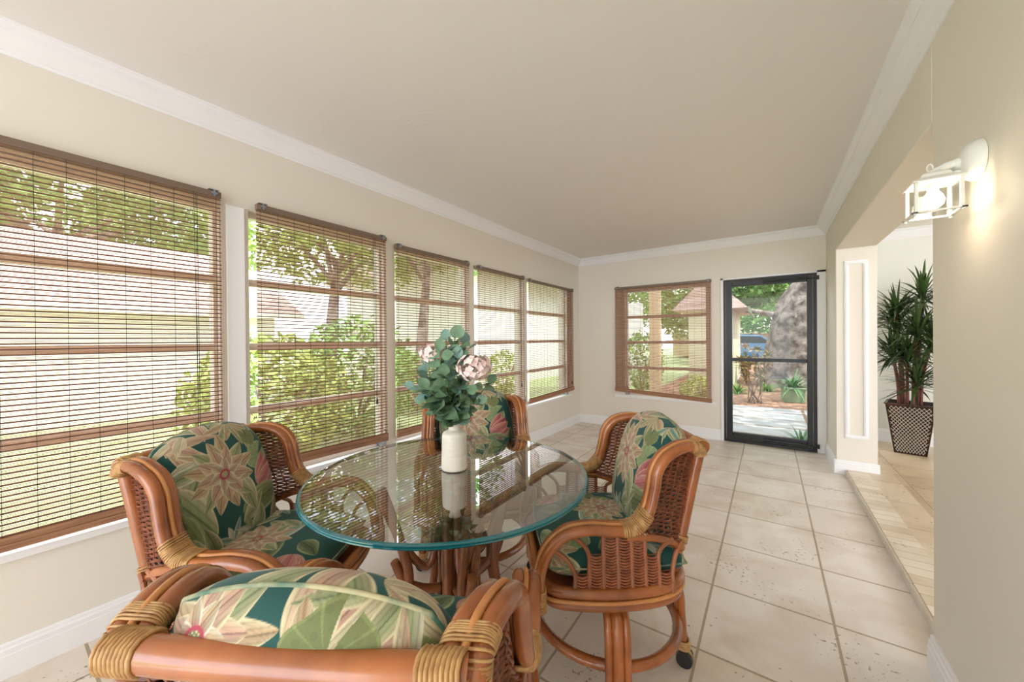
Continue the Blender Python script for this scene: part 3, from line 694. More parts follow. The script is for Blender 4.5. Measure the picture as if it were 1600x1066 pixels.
        mb = MB(); px_, py_ = dx*.285, cy+dy*.285; ca = an+1.1; wx_, wy_ = math.cos(ca), math.sin(ca)
        c0 = Vector((px_+wy_*.012, py_-wx_*.012, .0275))
        mb.mi = 1
        for sgn in (-1, 1): mb.tube([c0+Vector((wx_, wy_, 0))*(sgn*.009), c0+Vector((wx_, wy_, 0))*(sgn*.023)], .0275, 20)
        mb.mi = 0; mb.tube([c0+Vector((wx_, wy_, 0))*-.0085, c0+Vector((wx_, wy_, 0))*.0085], .030, 16); mb.cyl((px_, py_, .04), (px_, py_, .08), .007, 8)
        mb.build('caster', ['brass', 'black'], lg, smooth='auto')
    mb = MB(); mb.tube([(.258*math.cos(2*PI*q/64), cy+.258*math.sin(2*PI*q/64), .195) for q in range(64)], .017, 12, closed=True); mb.build('ring_stretcher', 'rattan', root, smooth=True)
    # cushions
    def pl_seat(x, t_, y): return np.stack([x, y+.04-0*x, .498+t_], 1)
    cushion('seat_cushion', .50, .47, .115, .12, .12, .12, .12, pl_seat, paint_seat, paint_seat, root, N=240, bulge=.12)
    ca, sa = math.cos(math.radians(13)), math.sin(math.radians(13))
    def pl_back(x, t_, y):
        yy = y+.222; return np.stack([x, -.105+t_*ca-yy*sa, .490+yy*ca+t_*sa], 1)
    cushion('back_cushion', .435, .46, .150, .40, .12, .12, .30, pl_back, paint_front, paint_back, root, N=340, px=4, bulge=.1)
    return root
M['wicker_red'] = mat('reddish_wicker', S(172, 102, 68), .4, vary=.8, vscale=40, vcol=S(120, 62, 40))
proto = make_chair('rattan swivel armchair with floral cushions on the right of the glass table, its caster showing')
def place(o, x, y, deg, label=None, tilt=0):
    o.location = (x, y, 0); o.rotation_euler = (0, 0, math.radians(deg-90))
    if label: o['label'] = label
place(proto, -.507, 1.358, -142)
chB = copy_tree(proto); place(chB, -1.290, 1.505, -47, 'rattan armchair with floral cushions behind the vase, on the far side of the glass table')
chA = copy_tree(proto); place(chA, -1.435, .532, 30.5, 'rattan armchair with floral back cushion at the left of the table, beside the windows')
chD = copy_tree(proto); place(chD, -.618, .443, 120, 'rattan armchair in the foreground, seen from behind over its rolled floral cushion')
bpy.context.view_layer.update()
for ch in kids(chD):     # this seat is rocked back a little on its swivel
    if ch.name.split('.')[0] not in ('leg', 'ring_stretcher', 'swivel'):
        ch.matrix_local = Matrix.Translation((0, 0, .40)) @ Matrix.Rotation(math.radians(5), 4, 'X') @ Matrix.Translation((0, 0, -.40))

# ---------------------------------------------------------------- glass table
TX, TY, TR, TZ = -.9875, 1.006, .509, .72
tb = empty('dining_table', (TX, TY, 0), label='round glass-topped dining table on a bent rattan pedestal', cat='table')
mb = MB(); seg = 128
def ringf(r, z): return [(r*math.cos(2*PI*k/seg), r*math.sin(2*PI*k/seg), z) for k in range(seg)]
prof = [(TR-.012, TZ+.006), (TR-.005, TZ+.0055), (TR-.0015, TZ+.0035), (TR-.001, TZ+.0012), (TR-.004, TZ-.0002), (TR-.0008, TZ-.002), (TR, TZ-.005), (TR-.002, TZ-.0075), (TR-.008, TZ-.0085)]
mb.mi = 0; mb.add(ringf(*prof[0]), [tuple(range(seg))])
mb.mi = 2
for (a, b_) in zip(prof, prof[1:]): mb.add(ringf(*a)+ringf(*b_), [(k, seg+k, seg+(k+1) % seg, (k+1) % seg) for k in range(seg)])
mb.mi = 1; mb.add(ringf(*prof[-1]), [tuple(range(seg))[::-1]])
top = mb.build('glass_top', ['tableglass', 'tableunder', 'rim'], tb)
top['label'] = 'clear round glass top with teal double-stepped edge'
zt = TZ-.0085
for k in range(4):
    an = PI/4+.3+k*PI/2; dx, dy = math.cos(an), math.sin(an); lx, ly = -dy, dx
    for off in (-.02, .02):
        P2 = lambda a, z, o=off: (dx*a+lx*o, dy*a+ly*o, z)
        mb = MB(); mb.tube(smooth_path([P2(.25, zt-.016), P2(.225, .62), P2(.19, .5), P2(.165, .38), P2(.18, .25), P2(.225, .12), P2(.255, .018)], 6), .017, 10); mb.build('outer_pole', 'rattan_dark2', tb, smooth='auto')
    mb = MB(); Q = lambda a, z: (dx*a, dy*a, z)
    mb.tube(smooth_path([Q(.262, zt-.015), Q(.235, .62), Q(.185, .50), Q(.115, .40), Q(.078, .41), Q(.066, .50), Q(.062, zt-.015)], 8), .0145, 10); mb.build('bent_loop', 'rattan_dark2', tb, smooth='auto')
    mb = MB(); mb.tube(smooth_path([Q(.21, .44), Q(.175, .36), Q(.11, .315), Q(.05, .30)], 6), .016, 10)
    mb.tube(smooth_path([Q(.05, .27), Q(.12, .22), Q(.19, .12), Q(.235, .018)], 6), .016, 10); mb.build('bent_brace', 'rattan_dark2', tb, smooth='auto')
    mb = MB(); a2 = an+PI/4; mb.cyl((.036*math.cos(a2), .036*math.sin(a2), .0), (.036*math.cos(a2), .036*math.sin(a2), zt), .021, 14)
    mb.build('centre_pole', 'rattan_dark2', tb, smooth='auto')

# ---------------------------------------------------------------- vase and flowers
VX, VY, VZ = -.990, 1.026, TZ+.0062
vs = empty('ceramic_vase', (VX, VY, VZ), label='cream ribbed stoneware vase standing on the glass table', cat='vase')
pr = [(.040, 0), (.0485, .004), (.0495, .012), (.0488, .053), (.0478, .055), (.0478, .058), (.0485, .060)]
for i in range(14): pr.append((.0482-.0001*i+.0006*math.sin(i*PI), .062+i*.005)); pr.append((.0476-.00012*i, .0645+i*.005))
pr += [(.0455, .136), (.041, .142), (.030, .147), (.022, .151), (.0195, .158), (.0195, .168), (.023, .176), (.0235, .179), (.020, .179), (.016, .172), (.016, .15), (.03, .13), (.03, .02), (0.001, .018)]
mb = MB(); mb.lathe(pr, (0, 0, 0), 40); mb.build('vase_body', 'ceramic', vs, smooth='auto')
CR = Vector((Rv.x, Rv.y, 0)); CF = Vector((Fv.x, Fv.y, 0)).normalized()
VT = Vector((VX, VY, VZ+.17))
def vpt(r, z, f=0): return Vector((VX, VY, 0))+CR*r+CF*f+Vector((0, 0, z))
rng = random.Random(11)
def euc(tip, bend, n_, sz, mt, lab):
    st = VT+Vector((rng.uniform(-.008, .008), rng.uniform(-.008, .008), -.06)); neck = VT+Vector((0, 0, .0))+(tip-VT)*.04
    path = smooth_path([st, neck, VT.lerp(tip, .5)+bend, tip], 8)
    root = empty('eucalyptus_stem', tuple(VT), label=lab, cat='foliage', group='eucalyptus stems in the vase')
    mb = MB(); mb.tube([p-VT for p in path], .0018, 6); mb.build('stem', 'stem', root, smooth=True)
    mb = MB()
    for k in range(n_):
        t_ = .36+.64*(k+.5)/n_; i = int(t_*(len(path)-1)); p = path[i]-VT
        for sd in (0, 1):
            a = rng.uniform(0, 2*PI) if sd == 0 else a+PI
            d = Vector((math.cos(a), math.sin(a), rng.uniform(-.15, .7))).normalized(); s_ = sz*rng.uniform(.8, 1.2)
            nrm = Vector((rng.uniform(-.5, .5)-CF.x*.6, rng.uniform(-.5, .5)-CF.y*.6, rng.uniform(.3, 1)))
            mb.leaf(p+d*.006, d, nrm, s_, s_*.8, rng.uniform(0, .35), 5, .85)
    d = (path[-1]-path[-3]).normalized(); mb.leaf(path[-1]-VT, d, -CF+Vector((0, 0, .2)), sz, sz*.75, .1, 5, .85)
    mb.build('leaves', mt, root, smooth=True)
EI = 'green eucalyptus stem among the inner leaves of the bouquet'
for (r, z, f, m_, bd, sz, n_, lab) in [(.005, 1.225, .0, 'leaf_euc', (-.02, 0), .060, 8, 'tallest eucalyptus stem, rising at the centre top of the bouquet'), (.040, 1.20, .04, 'leaf_euc2', (.02, 0), .058, 7, 'blue-green eucalyptus stem just right of the bouquet top, above the large pink bloom'),
        (.025, 1.225, -.03, 'leaf_euc', (.0, 0), .058, 6, 'eucalyptus stem at the bouquet top, in front of the tallest one'), (-.03, 1.215, .02, 'leaf_euc2', (-.0, 0), .056, 6, 'eucalyptus stem at the bouquet top, just left of the tallest one'),
        (-.045, 1.18, -.03, 'leaf_euc', (-.02, 0), .056, 7, 'eucalyptus stem between the bouquet top and the left pink bloom'), (-.10, 1.115, .02, 'leaf_euc2', (-.03, .0), .056, 7, 'blue-green eucalyptus stem leaning left under the pale pink bloom'),
        (-.15, 1.045, -.01, 'leaf_euc2', (-.01, .04), .040, 6, 'thin eucalyptus stem reaching furthest left from the vase'), (-.115, .985, .03, 'leaf_euc', (-.0, .03), .052, 6, 'low eucalyptus stem drooping left of the vase'),
        (-.02, 1.09, -.06, 'leaf_euc', (0, .02), .058, 7, EI), (.06, 1.02, -.04, 'leaf_euc', (0, .02), .054, 6, EI), (.13, 1.05, .03, 'leaf_euc', (.02, .02), .050, 6, 'eucalyptus stem reaching right, under the large pink bloom'), (-.055, .965, -.04, 'leaf_euc', (-.02, .02), .064, 5, 'short broad-leaved stem hanging just over the vase neck'),
        (.02, 1.15, -.03, 'leaf_euc2', (0, 0), .056, 8, EI), (-.055, 1.07, .05, 'leaf_euc', (0, 0), .058, 8, EI), (.085, .985, -.01, 'leaf_euc', (0, .02), .050, 5, EI), (-.02, 1.0, .03, 'leaf_euc', (0, .01), .058, 7, EI), (.02, 1.04, .05, 'leaf_euc2', (0, .01), .056, 7, EI), (-.09, 1.04, -.03, 'leaf_euc', (0, .01), .058, 7, EI)]:
    euc(vpt(r, z, f), CR*bd[0]+Vector((0, 0, bd[1])), n_, sz, m_, lab)
def hyd(c, R_, lab):
    root = empty('hydrangea_stem', tuple(VT), label=lab, cat='flower', group='pink hydrangeas in the vase')
    mb = MB(); mb.tube([p-VT for p in smooth_path([VT-Vector((0, 0, .06)), VT+(c-VT)*.08, VT.lerp(c, .55)+Vector((0, 0, .02)), c], 6)], .0028, 6); mb.build('stem', 'stem', root, smooth=True)
    mb = MB()
    for k in range(105):
        ph = math.acos(1-1.78*(k+.5)/105); th = k*2.39996; nrm = Vector((math.sin(ph)*math.cos(th), math.sin(ph)*math.sin(th), math.cos(ph)))
        nrm = (nrm+Vector((rng.uniform(-.35, .35), rng.uniform(-.35, .35), rng.uniform(-.35, .35)))).normalized()
        p = c-VT+Vector((nrm.x*R_, nrm.y*R_, nrm.z*R_*.78))*rng.uniform(.7, 1.16); u = nrm.cross(Vector((.2, .3, 1))).normalized(); v_ = nrm.cross(u)
        a0 = rng.uniform(0, 2)
        for q in range(4):
            an = a0+q*PI/2; d = u*math.cos(an)+v_*math.sin(an)+nrm*.2; mb.leaf(p, d, nrm, .0150, .0150, 0, 4, .6, fold=.15)
    mb.build('bloom', 'petal', root, smooth=True)
hyd(vpt(.085, 1.118, -.045), .056, 'pink hydrangea bloom at the right of the bouquet')
hyd(vpt(-.085, 1.165, .03), .048, 'pale pink hydrangea bloom at the left of the bouquet, behind leaves')

# ---------------------------------------------------------------- wall lantern
PX, PY, PZ = RW, 1.612, 1.716
ln = empty('wall_lantern', (PX, PY, PZ), label='lit white lantern sconce with clear panes on the near right wall', cat='lamp')
mb = MB(); mb.lathe([(.001, -.040), (.020, -.039), (.036, -.034), (.048, -.026), (.053, -.014), (.056, -.010), (.056, -.001), (.001, 0)], (0, 0, 0), 36, 'x'); mb.build('backplate', 'lampwhite', ln, smooth='auto')
cxL, cyL, hL = -.092, -.012, .044
mb = MB(); mb.tube(smooth_path([(-.03, 0, -.003), (-.05, -.004, .0), (-.072, -.008, -.006), (cxL, cyL, -.016)], 5), [.016]*5+[.012]*5+[.010]*6, 14); mb.lathe([(.004, -.018), (.014, -.012), (.014, .0), (.005, .006)], (-.044, .0, -.022), 14); mb.build('arm', 'lampwhite', ln, smooth='auto')
mb = MB(); zr0 = -.048
def sq(h_, z): return [(cxL-h_, cyL-h_, z), (cxL+h_, cyL-h_, z), (cxL+h_, cyL+h_, z), (cxL-h_, cyL+h_, z)]
lv = [(hL+.008, zr0-.003), (hL+.010, zr0), (.032, zr0+.014), (.027, zr0+.024), (.016, zr0+.031), (.012, zr0+.036), (.006, zr0+.038)]
for a, b_ in zip(lv, lv[1:]): mb.add(sq(*a)+sq(*b_), [(k, (k+1) % 4, 4+(k+1) % 4, 4+k) for k in range(4)])
mb.add(sq(*lv[0]), [(3, 2, 1, 0)]); mb.add(sq(*lv[-1]), [(0, 1, 2, 3)])
mb.tube([(cxL-.006+.006*math.cos(q*PI/8), cyL, zr0+.047+.011*math.sin(q*PI/8)) for q in range(16)], .0018, 6, closed=True)
mb.build('roof', 'lampwhite', ln)
mb = MB(); zb = zr0-.088
for sx in (-1, 1):
    for sy in (-1, 1): mb.box(cxL+sx*hL-.004, cxL+sx*hL+.004, cyL+sy*hL-.004, cyL+sy*hL+.004, zb, zr0)
h2 = hL+.009
for (a0, a1, c0, c1) in ((-h2, h2, -h2, -h2+.012), (-h2, h2, h2-.012, h2), (-h2, -h2+.012, -h2, h2), (h2-.012, h2, -h2, h2)): mb.box(cxL+a0, cxL+a1, cyL+c0, cyL+c1, zb-.005, zb)
for sx in (-1, 1):
    for sy in (-1, 1): mb.cyl((cxL+sx*(h2-.006), cyL+sy*(h2-.006), zb-.010), (cxL+sx*(h2-.006), cyL+sy*(h2-.006), zb-.004), .004, 8)
mb.build('cage', 'lampwhite', ln, bevel=.001)
for (a0, a1, c0, c1) in ((-hL, hL, -hL-.001, -hL+.001), (-hL, hL, hL-.001, hL+.001), (-hL-.001, -hL+.001, -hL, hL), (hL-.001, hL+.001, -hL, hL)):
    mb = MB(); mb.box(cxL+a0, cxL+a1, cyL+c0, cyL+c1, zb, zr0-.002); mb.build('lantern_pane', 'glass', ln)
mb = MB(); mb.lathe([(.001, -.075), (.012, -.073), (.021, -.064), (.024, -.052), (.020, -.038), (.012, -.026), (.011, -.012), (.001, -.010)], (cxL, cyL, zr0+.001), 20); mb.build('bulb', 'bulb', ln, smooth=True)
mb = MB(); mb.lathe([(.014, -.014), (.014, 0), (.001, 0)], (cxL, cyL, zr0), 16); mb.build('socket', 'lampwhite', ln, smooth='auto')
pl = D.objects.new('lantern_light', D.lights.new('lantern_light', 'POINT')); COL.objects.link(pl); pl.parent = ln; pl.location = (cxL, cyL, zr0-.079)
pl.data.energy = .2; pl.data.color = (1, .80, .58); pl.data.shadow_soft_size = .02

# ---------------------------------------------------------------- potted dracaena
pp = empty('potted_dracaena', (1.165, 5.33, .05), math.radians(-14), label='dark spiky dracaena plant in a tapered copper lattice pot', cat='plant')
mb = MB(); hb, ht, hp = .112, .170, .50
lv = [(hb, 0), (ht, hp-.012), (ht+.008, hp-.010), (ht+.008, hp), (ht-.012, hp), (ht-.02, hp-.05)]
def sq2(h_, z): return [(-h_, -h_, z), (h_, -h_, z), (h_, h_, z), (-h_, h_, z)]
for a, b_ in zip(lv, lv[1:]): mb.add(sq2(*a)+sq2(*b_), [(k, (k+1) % 4, 4+(k+1) % 4, 4+k) for k in range(4)])
mb.add(sq2(*lv[0]), [(3, 2, 1, 0)]); mb.build('pot', 'potdark', pp)
mb = MB()
def facept(k, u, t_):
    h_ = hb+(ht-hb)*t_; e_ = h_+.002; x = u*h_*.94; z = t_*(hp-.012)
    return [(x, -e_, z), (e_, x, z), (-x, e_, z), (-e_, -x, z)][k]
for k in range(4):
    NN = 10
    for i in range(-NN, NN+1):
        for sg in (1, -1):
            # diagonal strands clipped to the face
            pts = []
            for q in range(0, 21):
                t_ = .03+.94*q/20; u = i*2/NN+sg*(t_-.5)*2.6
                if abs(u) <= 1: pts.append(facept(k, u, t_))
            if len(pts) > 1: mb.tube(pts, .0021, 4)
mb.build('lattice', 'potsilver', pp)
mb = MB(); mb.add(sq2(ht-.02, hp-.05), [(0, 1, 2, 3)]); mb.build('soil', 'black', pp)
heads = [(-.07, .02, 1.42, -.04, .03), (.05, .05, 1.58, .06, .02), (.07, -.05, 1.12, .12, -.05), (-.02, -.07, .98, .0, -.10), (.02, -.05, .74, .04, -.12), (-.05, .06, 1.30, -.10, .04), (-.08, -.03, 1.02, -.08, -.04), (.02, -.08, 1.22, .05, -.10)]
rg = random.Random(5)
for (bx, by, hz, tx, ty) in heads:
    mb = MB(); mb.tube(smooth_path([(bx, by, hp-.055), (bx+tx*.1, by+ty*.1, hz*.5+.2), (bx+tx*.6, by+ty*.6, hz)], 5), .013, 8); st = mb.build('cane', 'cane', pp, smooth='auto')
    mb = MB(); c0 = Vector((bx+tx*.6, by+ty*.6, hz))
    for q in range(78):
        th = q*2.39996; el = rg.uniform(-.35, 1.35); d = Vector((math.cos(th)*math.cos(el), math.sin(th)*math.cos(el), math.sin(el)))
        Ln = (rg.uniform(.32, .48) if hz > .7 else rg.uniform(.25, .34))*(1-.28*max(0, d.y+.2))*(1-.22*max(0, -d.x))
        mb.leaf(c0+Vector((0, 0, rg.uniform(-.12, .05))), d, (0, 0, 1), Ln, rg.uniform(.018, .027), rg.uniform(.05, .4), 7, .55, fold=.2)
    mb.build('leaf_head', 'leaf_dr', pp, smooth=True)

# ---------------------------------------------------------------- outside, left: lawn, neighbour, shrubs, trees
mb = MB(); mb.box(-60, L-.15, -30, 60, -.6, -.3); struct('ground_lawn', mb, 'grass')
mb = MB(); mb.box(L-.15, 60, YF+.16, 60, -.6, -.115); struct('ground_garden', mb, 'mulch')
mb = MB(); mb.box(-2.4, 3.2, YF+.16, 8.4, -.3, -.10); struct('path', mb, 'paver')
def house(name, x0, x1, y0, y1, h, rh, lab, wallm='stucco_white', over=.5, axis='y', z0=-.3, wins_=()):
    r = empty(name, ((x0+x1)/2, (y0+y1)/2, z0), label=lab, cat='house'); ox, oy = (x0+x1)/2, (y0+y1)/2
    a, b_, c, d = x0-ox, x1-ox, y0-oy, y1-oy; hh = h-z0
    mb = MB(); mb.box(a, b_, c, d, 0, hh); mb.build('wall', wallm, r)
    mb = MB(); e_ = over
    if axis == 'y': mb.add([(a-e_, c-e_, hh), (0, c-e_, hh+rh), (b_+e_, c-e_, hh), (a-e_, d+e_, hh), (0, d+e_, hh+rh), (b_+e_, d+e_, hh)], [(0, 1, 2), (5, 4, 3), (0, 3, 4, 1), (1, 4, 5, 2), (2, 5, 3, 0)])
    else: mb.add([(a-e_, c-e_, hh), (a-e_, 0, hh+rh), (a-e_, d+e_, hh), (b_+e_, c-e_, hh), (b_+e_, 0, hh+rh), (b_+e_, d+e_, hh)], [(0, 1, 2), (5, 4, 3), (0, 3, 4, 1), (1, 4, 5, 2), (2, 5, 3, 0)])
    mb.build('roof', 'shingle', r)
    mb = MB()
    if axis == 'y':
        mb.box(b_+e_, b_+e_+.03, c-e_, d+e_, hh-.12, hh+.03)
    else:
        mb.box(a-e_, b_+e_, c-e_-.03, c-e_, hh-.12, hh+.03)
    mb.build('fascia', 'soffit' if wallm == 'stucco_cream' else 'stucco_white', r)
    for (p, q, u, v) in wins_:
        if axis == 'y': mb = MB(); mb.box(b_, b_+.02, p-oy, q-oy, u-z0, v-z0)
        else: mb = MB(); mb.box(p-ox, q-ox, c-.02, c, u-z0, v-z0)
        mb.build('house_window', 'carglass', r)
    return r
house('neighbour_house', -17, -10.5, -8, 4.3, 1.9, 1.9, 'low white house with pinkish shingle roof across the lawn, seen through the leftmost blind')
house('neighbour_garage', -13, -7.2, 7.8, 19, 3.3, 1.6, 'tall white house wall beyond the shrubs, behind the two blinds nearest the corner', over=.6)
def leafball(mb, c, rx, ry, rz, n_, ls, rg, flat=.5):
    for k in range(n_):
        th = rg.uniform(0, 2*PI); u = rg.uniform(-1, 1); rr = rg.uniform(.55, 1)**.5; q = math.sqrt(1-u*u)
        p = Vector((c[0]+rx*q*math.cos(th)*rr, c[1]+ry*q*math.sin(th)*rr, c[2]+rz*u*rr))
        d = Vector((rg.uniform(-1, 1), rg.uniform(-1, 1), rg.uniform(-.8, .6))); nn = Vector((rg.uniform(-1, 1), rg.uniform(-1, 1), rg.uniform(-.2, 1)))
        mb.leaf(p, d, nn, ls*rg.uniform(.7, 1.3), ls*rg.uniform(.4, .6), 0, 2, 1, fold=.1)
def shrub(x, y, z, rx, rz, n_, ls, m_, lab, seed, trunk=True, cat='shrub', name='garden_shrub'):
    rg = random.Random(seed); r = empty(name, (x, y, z), label=lab, cat=cat)
    mb = MB()
    for k in range(5):
        a = rg.uniform(0, 6.28); mb.tube(smooth_path([(0, 0, 0), (.15*rx*math.cos(a), .15*rx*math.sin(a), rz*.5), (.5*rx*math.cos(a), .5*rx*math.sin(a), rz*1.2)], 3), .02*max(1, rx), 6)
    mb.build('branches', 'bark', r, smooth=True)
    mb = MB(); leafball(mb, (0, 0, rz*1.02), rx, rx, rz, n_, ls, rg); mb.build('foliage', m_, r)
    return r
shrub(-4.9, 1.95, -.3, .85, .80, 2600, .11, 'leafB', 'yellow-green shrub outside the second window from the left, reaching its sill bars', 1)
shrub(-5.4, 3.4, -.3, .95, .95, 2800, .11, 'leafA', 'rounded leafy shrub seen between the second and third blinds', 2)
shrub(-6.2, 5.3, -.3, .8, .65, 1600, .10, 'leafA', 'low green shrub seen through the blind behind the flowers', 3)
shrub(-6.3, 8.6, -.3, .6, .6, 1200, .10, 'leafB', 'small pale shrub against the white wall, seen through the fourth blind', 4)
shrub(-8.9, 2.8, -.3, .7, .40, 900, .10, 'leafA', 'low dark shrub at the end of the low white house across the lawn', 5)
def tree(x, y, z, h, tr, cr_, n_, ls, m_, lab, seed, lean=(0, 0), cz=None, nb=7):
    rg = random.Random(seed); r = empty('shade_tree', (x, y, z), label=lab, cat='tree')
    mb = MB(); top = Vector((lean[0], lean[1], h)); path = smooth_path([(0, 0, -.1), top*.33+Vector((.1*tr, 0, 0)), top*.7, top], 5); n = len(path)
    mb.tube(path, [tr*(1.25-.85*i/(n-1)) for i in range(n)], 14); tk = mb.build('trunk', 'bark', r, smooth=True)
    mb = MB(); lf = MB()
    for k in range(nb):
        a = 6.28*k/nb+rg.uniform(-.3, .3); e_ = top+Vector((math.cos(a)*cr_*.8, math.sin(a)*cr_*.8, rg.uniform(.1, .5)*cr_)); s_ = top*rg.uniform(.75, 1)
        mb.tube(smooth_path([s_, s_.lerp(e_, .5)+Vector((0, 0, .3)), e_], 4), [tr*.3]*4+[tr*.2]*4+[tr*.1], 7)
        leafball(lf, e_, cr_*.55, cr_*.55, cr_*.42, n_//nb, ls, rg)
    mb.build('branches', 'bark', r, smooth=True); lf.build('foliage', m_, r)
    return r
tree(-20.5, 1.5, -.3, 5.6, .3, 4.2, 7500, .34, 'leafA', 'tall tree crown above the white house roof, seen at the top of the leftmost blind', 11, nb=8)
tree(-21, -8, -.3, 5.4, .3, 4.2, 5500, .36, 'leafB', 'pale tree crown over the roof at the extreme left', 12, nb=8)
tree(-8.6, 4.6, -.3, 3.4, .17, 1.9, 4200, .18, 'leafB', 'slim tree with yellow-green leaves behind the shrubs of the second window', 13, lean=(.2, .2))
tree(-6.9, 5.9, -.3, 3.6, .15, 1.4, 1500, .16, 'leafA', 'thin pale tree trunk seen through the blind behind the flowers', 14, lean=(.1, .3), nb=5)

# ---------------------------------------------------------------- outside the door and far window
rg = random.Random(31)
oak = empty('oak_tree', (.95, 12.6, -.115), label='massive grey oak trunk leaning to the right beyond the glass door', cat='tree')
mb = MB(); path = smooth_path([(-.05, 0, -.1), (-.10, 0, .5), (-.08, 0, 1.2), (.06, 0, 1.85), (.34, 0, 2.4), (.8, .1, 2.95), (1.6, .2, 3.8), (2.8, .3, 5.0)], 8); n = len(path); seg = 28
mb.tube(path, [.96-.004*i+(.2 if i < 3 else .12 if i < 6 else 0) for i in range(n)], seg)
vv = []
for i, v in enumerate(mb.v):
    k = i % seg; f_ = 1+.05*math.sin(k*2.1)+.03*math.sin(k*5+i//seg*.4); c = path[i//seg]; p = Vector(v); vv.append(tuple(c+(p-c)*f_))
mb.v = vv; mb.build('trunk', 'bark', oak, smooth=True)
mb = MB(); mb.tube(smooth_path([(-.3, .1, 1.72), (-.9, .4, 2.0), (-1.9, .8, 2.3), (-3.2, 1.2, 3.0)], 6), [.10-.003*i for i in range(19)], 10)
mb.tube(smooth_path([(1.6, .2, 4.0), (.6, 1, 4.9), (-1.5, 1.6, 5.3)], 6), .2, 10); mb.build('branches', 'bark', oak, smooth=True)
mb = MB()
for c in [(-1.6, 1.6, 3.4, 1.2), (-3.0, 1.8, 3.2, 1.3), (-.9, 2.6, 4.3, 1.4), (-2.4, 2.8, 4.8, 1.6), (.4, 2.2, 5.2, 1.5), (-3.9, 2.6, 2.3, 1.0), (-1.7, .0, 4.5, 1.0), (2, 2.4, 5.6, 1.4), (-1.6, -2.5, 5.2, 1.3), (0.5, -2.7, 5.6, 1.3), (-2.8, -4.2, 5.2, 1.2), (-1.6, 2.6, 2.9, .9), (-.6, 3.4, 3.1, 1.0)]:
    leafball(mb, c[:3], c[3], c[3], c[3]*.62, 900, .20, rg)
mb.build('foliage', 'leafA', oak)
house('garden_house', -1.9, -.82, 11.6, 15, 2.0, .9, 'pale yellow house corner with shingle eave at the left of the glass door', 'stucco_cream', over=.38, axis='y', z0=-.115)
house('far_house', -6, 4.5, 30, 36, 1.6, .5, 'distant tan house with flat eave behind the blue car', 'stucco_tan', over=.5, axis='x', z0=-.115, wins_=((-2.2, -1.0, .5, 1.4),))
tree(-1.8, 25.5, -.1, 2.2, .25, 3.0, 5000, .30, 'leafA', 'bright green tree crown filling the sky behind the oak', 17, nb=8)
tree(3.0, 24, -.1, 2.6, .25, 3.0, 3500, .30, 'leafB', 'yellow-green tree beyond the oak trunk on the right', 18, nb=8)
tree(-7.5, 22, -.1, 2.6, .25, 3.0, 3000, .30, 'leafA', 'leafy tree far behind the end-wall window', 19, nb=8)
tree(4.3, 9.2, -.115, 4.0, .2, 2.7, 1700, .34, 'leafB', 'out-of-view tree added beside the house so its crown dapples the path outside the door', 23, lean=(-.5, -.9), nb=7)  # unseen tree, added to throw dappled shade on the bright path
# croton
ct = empty('croton_shrub', (-.25, 8.95, -.115), label='reddish-green croton shrub just beyond the path outside the door', cat='shrub')
mb = MB(); lf = MB()
for k in range(9):
    a = k*.7; tp_ = Vector((.36*math.cos(a)*rg.uniform(.5, 1), .3*math.sin(a), rg.uniform(.75, 1.12))); mb.tube(smooth_path([(.12*math.cos(a*1.7), .1*math.sin(a*1.7), 0), tp_*.5+Vector((.05*math.sin(k*2), 0, 0)), tp_], 4), .010, 6)
    for q in range(44):
        th = q*2.4; el = rg.uniform(-.1, 1.2); d = Vector((math.cos(th)*math.cos(el), math.sin(th)*math.cos(el), math.sin(el))); lf.leaf(tp_*(1-rg.uniform(-.02, .45)**1.0 if q % 2 else 1), d, (0, 0, 1), rg.uniform(.13, .22), .052, .25, 4, .9)
mb.build('branches', 'bark', ct, smooth=True); lf.build('foliage', 'leafC', ct, smooth=True)
# planter with strap leaves
def strap(parent, z0, n_, Ls, W_, m_, rg, spread=1.0, up=.5):
    mb = MB()
    for q in range(n_):
        th = q*2.4; el = rg.uniform(up-.35, 1.3); d = Vector((math.cos(th)*math.cos(el)*spread, math.sin(th)*math.cos(el)*spread, math.sin(el))); mb.leaf(Vector((rg.uniform(-.05, .05), rg.uniform(-.05, .05), z0)), d, (0, 0, 1), Ls*rg.uniform(.7, 1.2), W_, rg.uniform(.2, .7), 6, .6)
    return mb.build('foliage', m_, parent, smooth=True)
pn = empty('square_planter', (.40, 9.55, -.115), .2, label='square grey-green planter with arching strap leaves beside the oak', cat='planter')
mb = MB(); mb.box(-.17, .17, -.17, .17, 0, .27); mb.box(-.185, .185, -.185, .185, .27, .30); mb.build('pot', 'planter', pn, bevel=.01); strap(pn, .28, 70, .50, .035, 'leafD', rg)
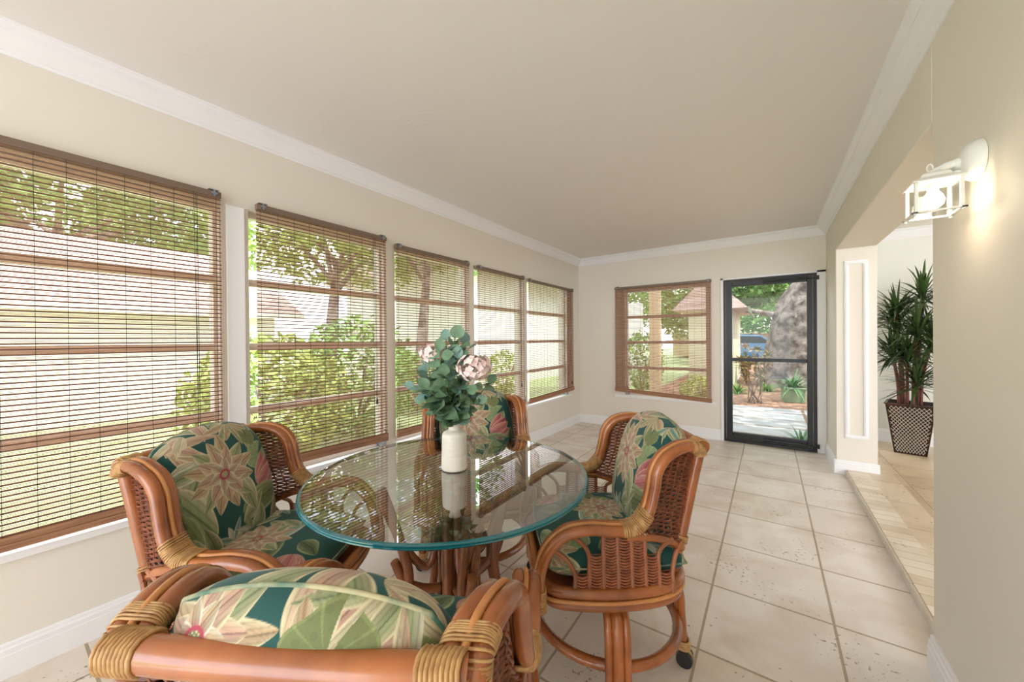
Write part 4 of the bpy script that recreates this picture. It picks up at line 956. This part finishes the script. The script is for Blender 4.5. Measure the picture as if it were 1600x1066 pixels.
for i, (x, y, s_, nn, lab, m_) in enumerate([(.33, 5.95, .36, 26, 'thin-bladed plant sprouting at the lower right just outside the door', 'leafD'), (1.2, 8.75, .68, 60, 'tall strap-leaved plant to the right of the planter', 'leafB'),
                               (-.62, 10.3, .42, 60, 'green fern-like clump behind the croton', 'leafA'), (-.05, 11.1, .40, 60, 'low leafy clump at the left foot of the oak', 'leafA'), (-1.25, 9.0, .5, 60, 'clump of leaves by the window end of the path', 'leafB')]):
    e_ = empty('leafy_clump', (x, y, -.115), label=lab, cat='plant'); strap(e_, .0, nn, s_, .03 if s_ < .6 else .045, m_, rg, up=.5)
# porch column and garden seen through the end-wall window
pc = MB(); pc.box(-.09, .09, -.09, .09, 0, 2.35); pc.box(-.12, .12, -.12, .12, 0, .15); o = pc.build('porch_column', 'stucco_tan', bevel=.01); o.location = (-1.75, 7.2, -.1); tag(o, 'square tan porch column seen through the end-wall blind', 'column')
shrub(-1.05, 7.9, -.115, .42, .30, 900, .08, 'leafB', 'low yellow-green shrub seen low through the end-wall blind', 7)
shrub(-2.55, 9.2, -.115, .5, .75, 1300, .10, 'leafA', 'upright green shrub to the left of the porch column', 8)
gw = MB(); gw.box(-4.2, -2.9, 10.4, 10.6, -.115, 2.2); o = gw.build('garden_wall', 'stucco_white'); tag(o, 'white garden wall at the left behind the porch column', 'wall')
# blue car
car = empty('blue_car', (-.9, 22.5, -.115), label='blue car parked in front of the distant house', cat='car')
def sweepx(prof, y0_, y1_, mb): n_ = len(prof); mb.add([(x, y0_, z) for x, z in prof]+[(x, y1_, z) for x, z in prof], [tuple(range(n_))[::-1], tuple(range(n_, 2*n_))]+[(i, (i+1) % n_, n_+(i+1) % n_, n_+i) for i in range(n_)])
mb = MB(); sweepx([(-2.1, .35), (2.1, .35), (2.15, .8), (1.9, .95), (1.15, 1.02), (.6, 1.45), (-1.0, 1.50), (-1.85, 1.1), (-2.15, .95)], -.85, .85, mb); mb.build('body', 'carblue', car, bevel=.05)
mb = MB()
for yy in (-.862, .85): sweepx([(1.0, 1.05), (.55, 1.38), (-.95, 1.42), (-1.6, 1.08)], yy, yy+.012, mb)
mb.build('side_windows', 'carglass', car)
for x in (-1.3, 1.35):
    for yy in (-.82, .82): mb = MB(); mb.cyl((x, yy-.1, .33), (x, yy+.1, .33), .33, 20); mb.build('wheel', 'black', car, smooth='auto')
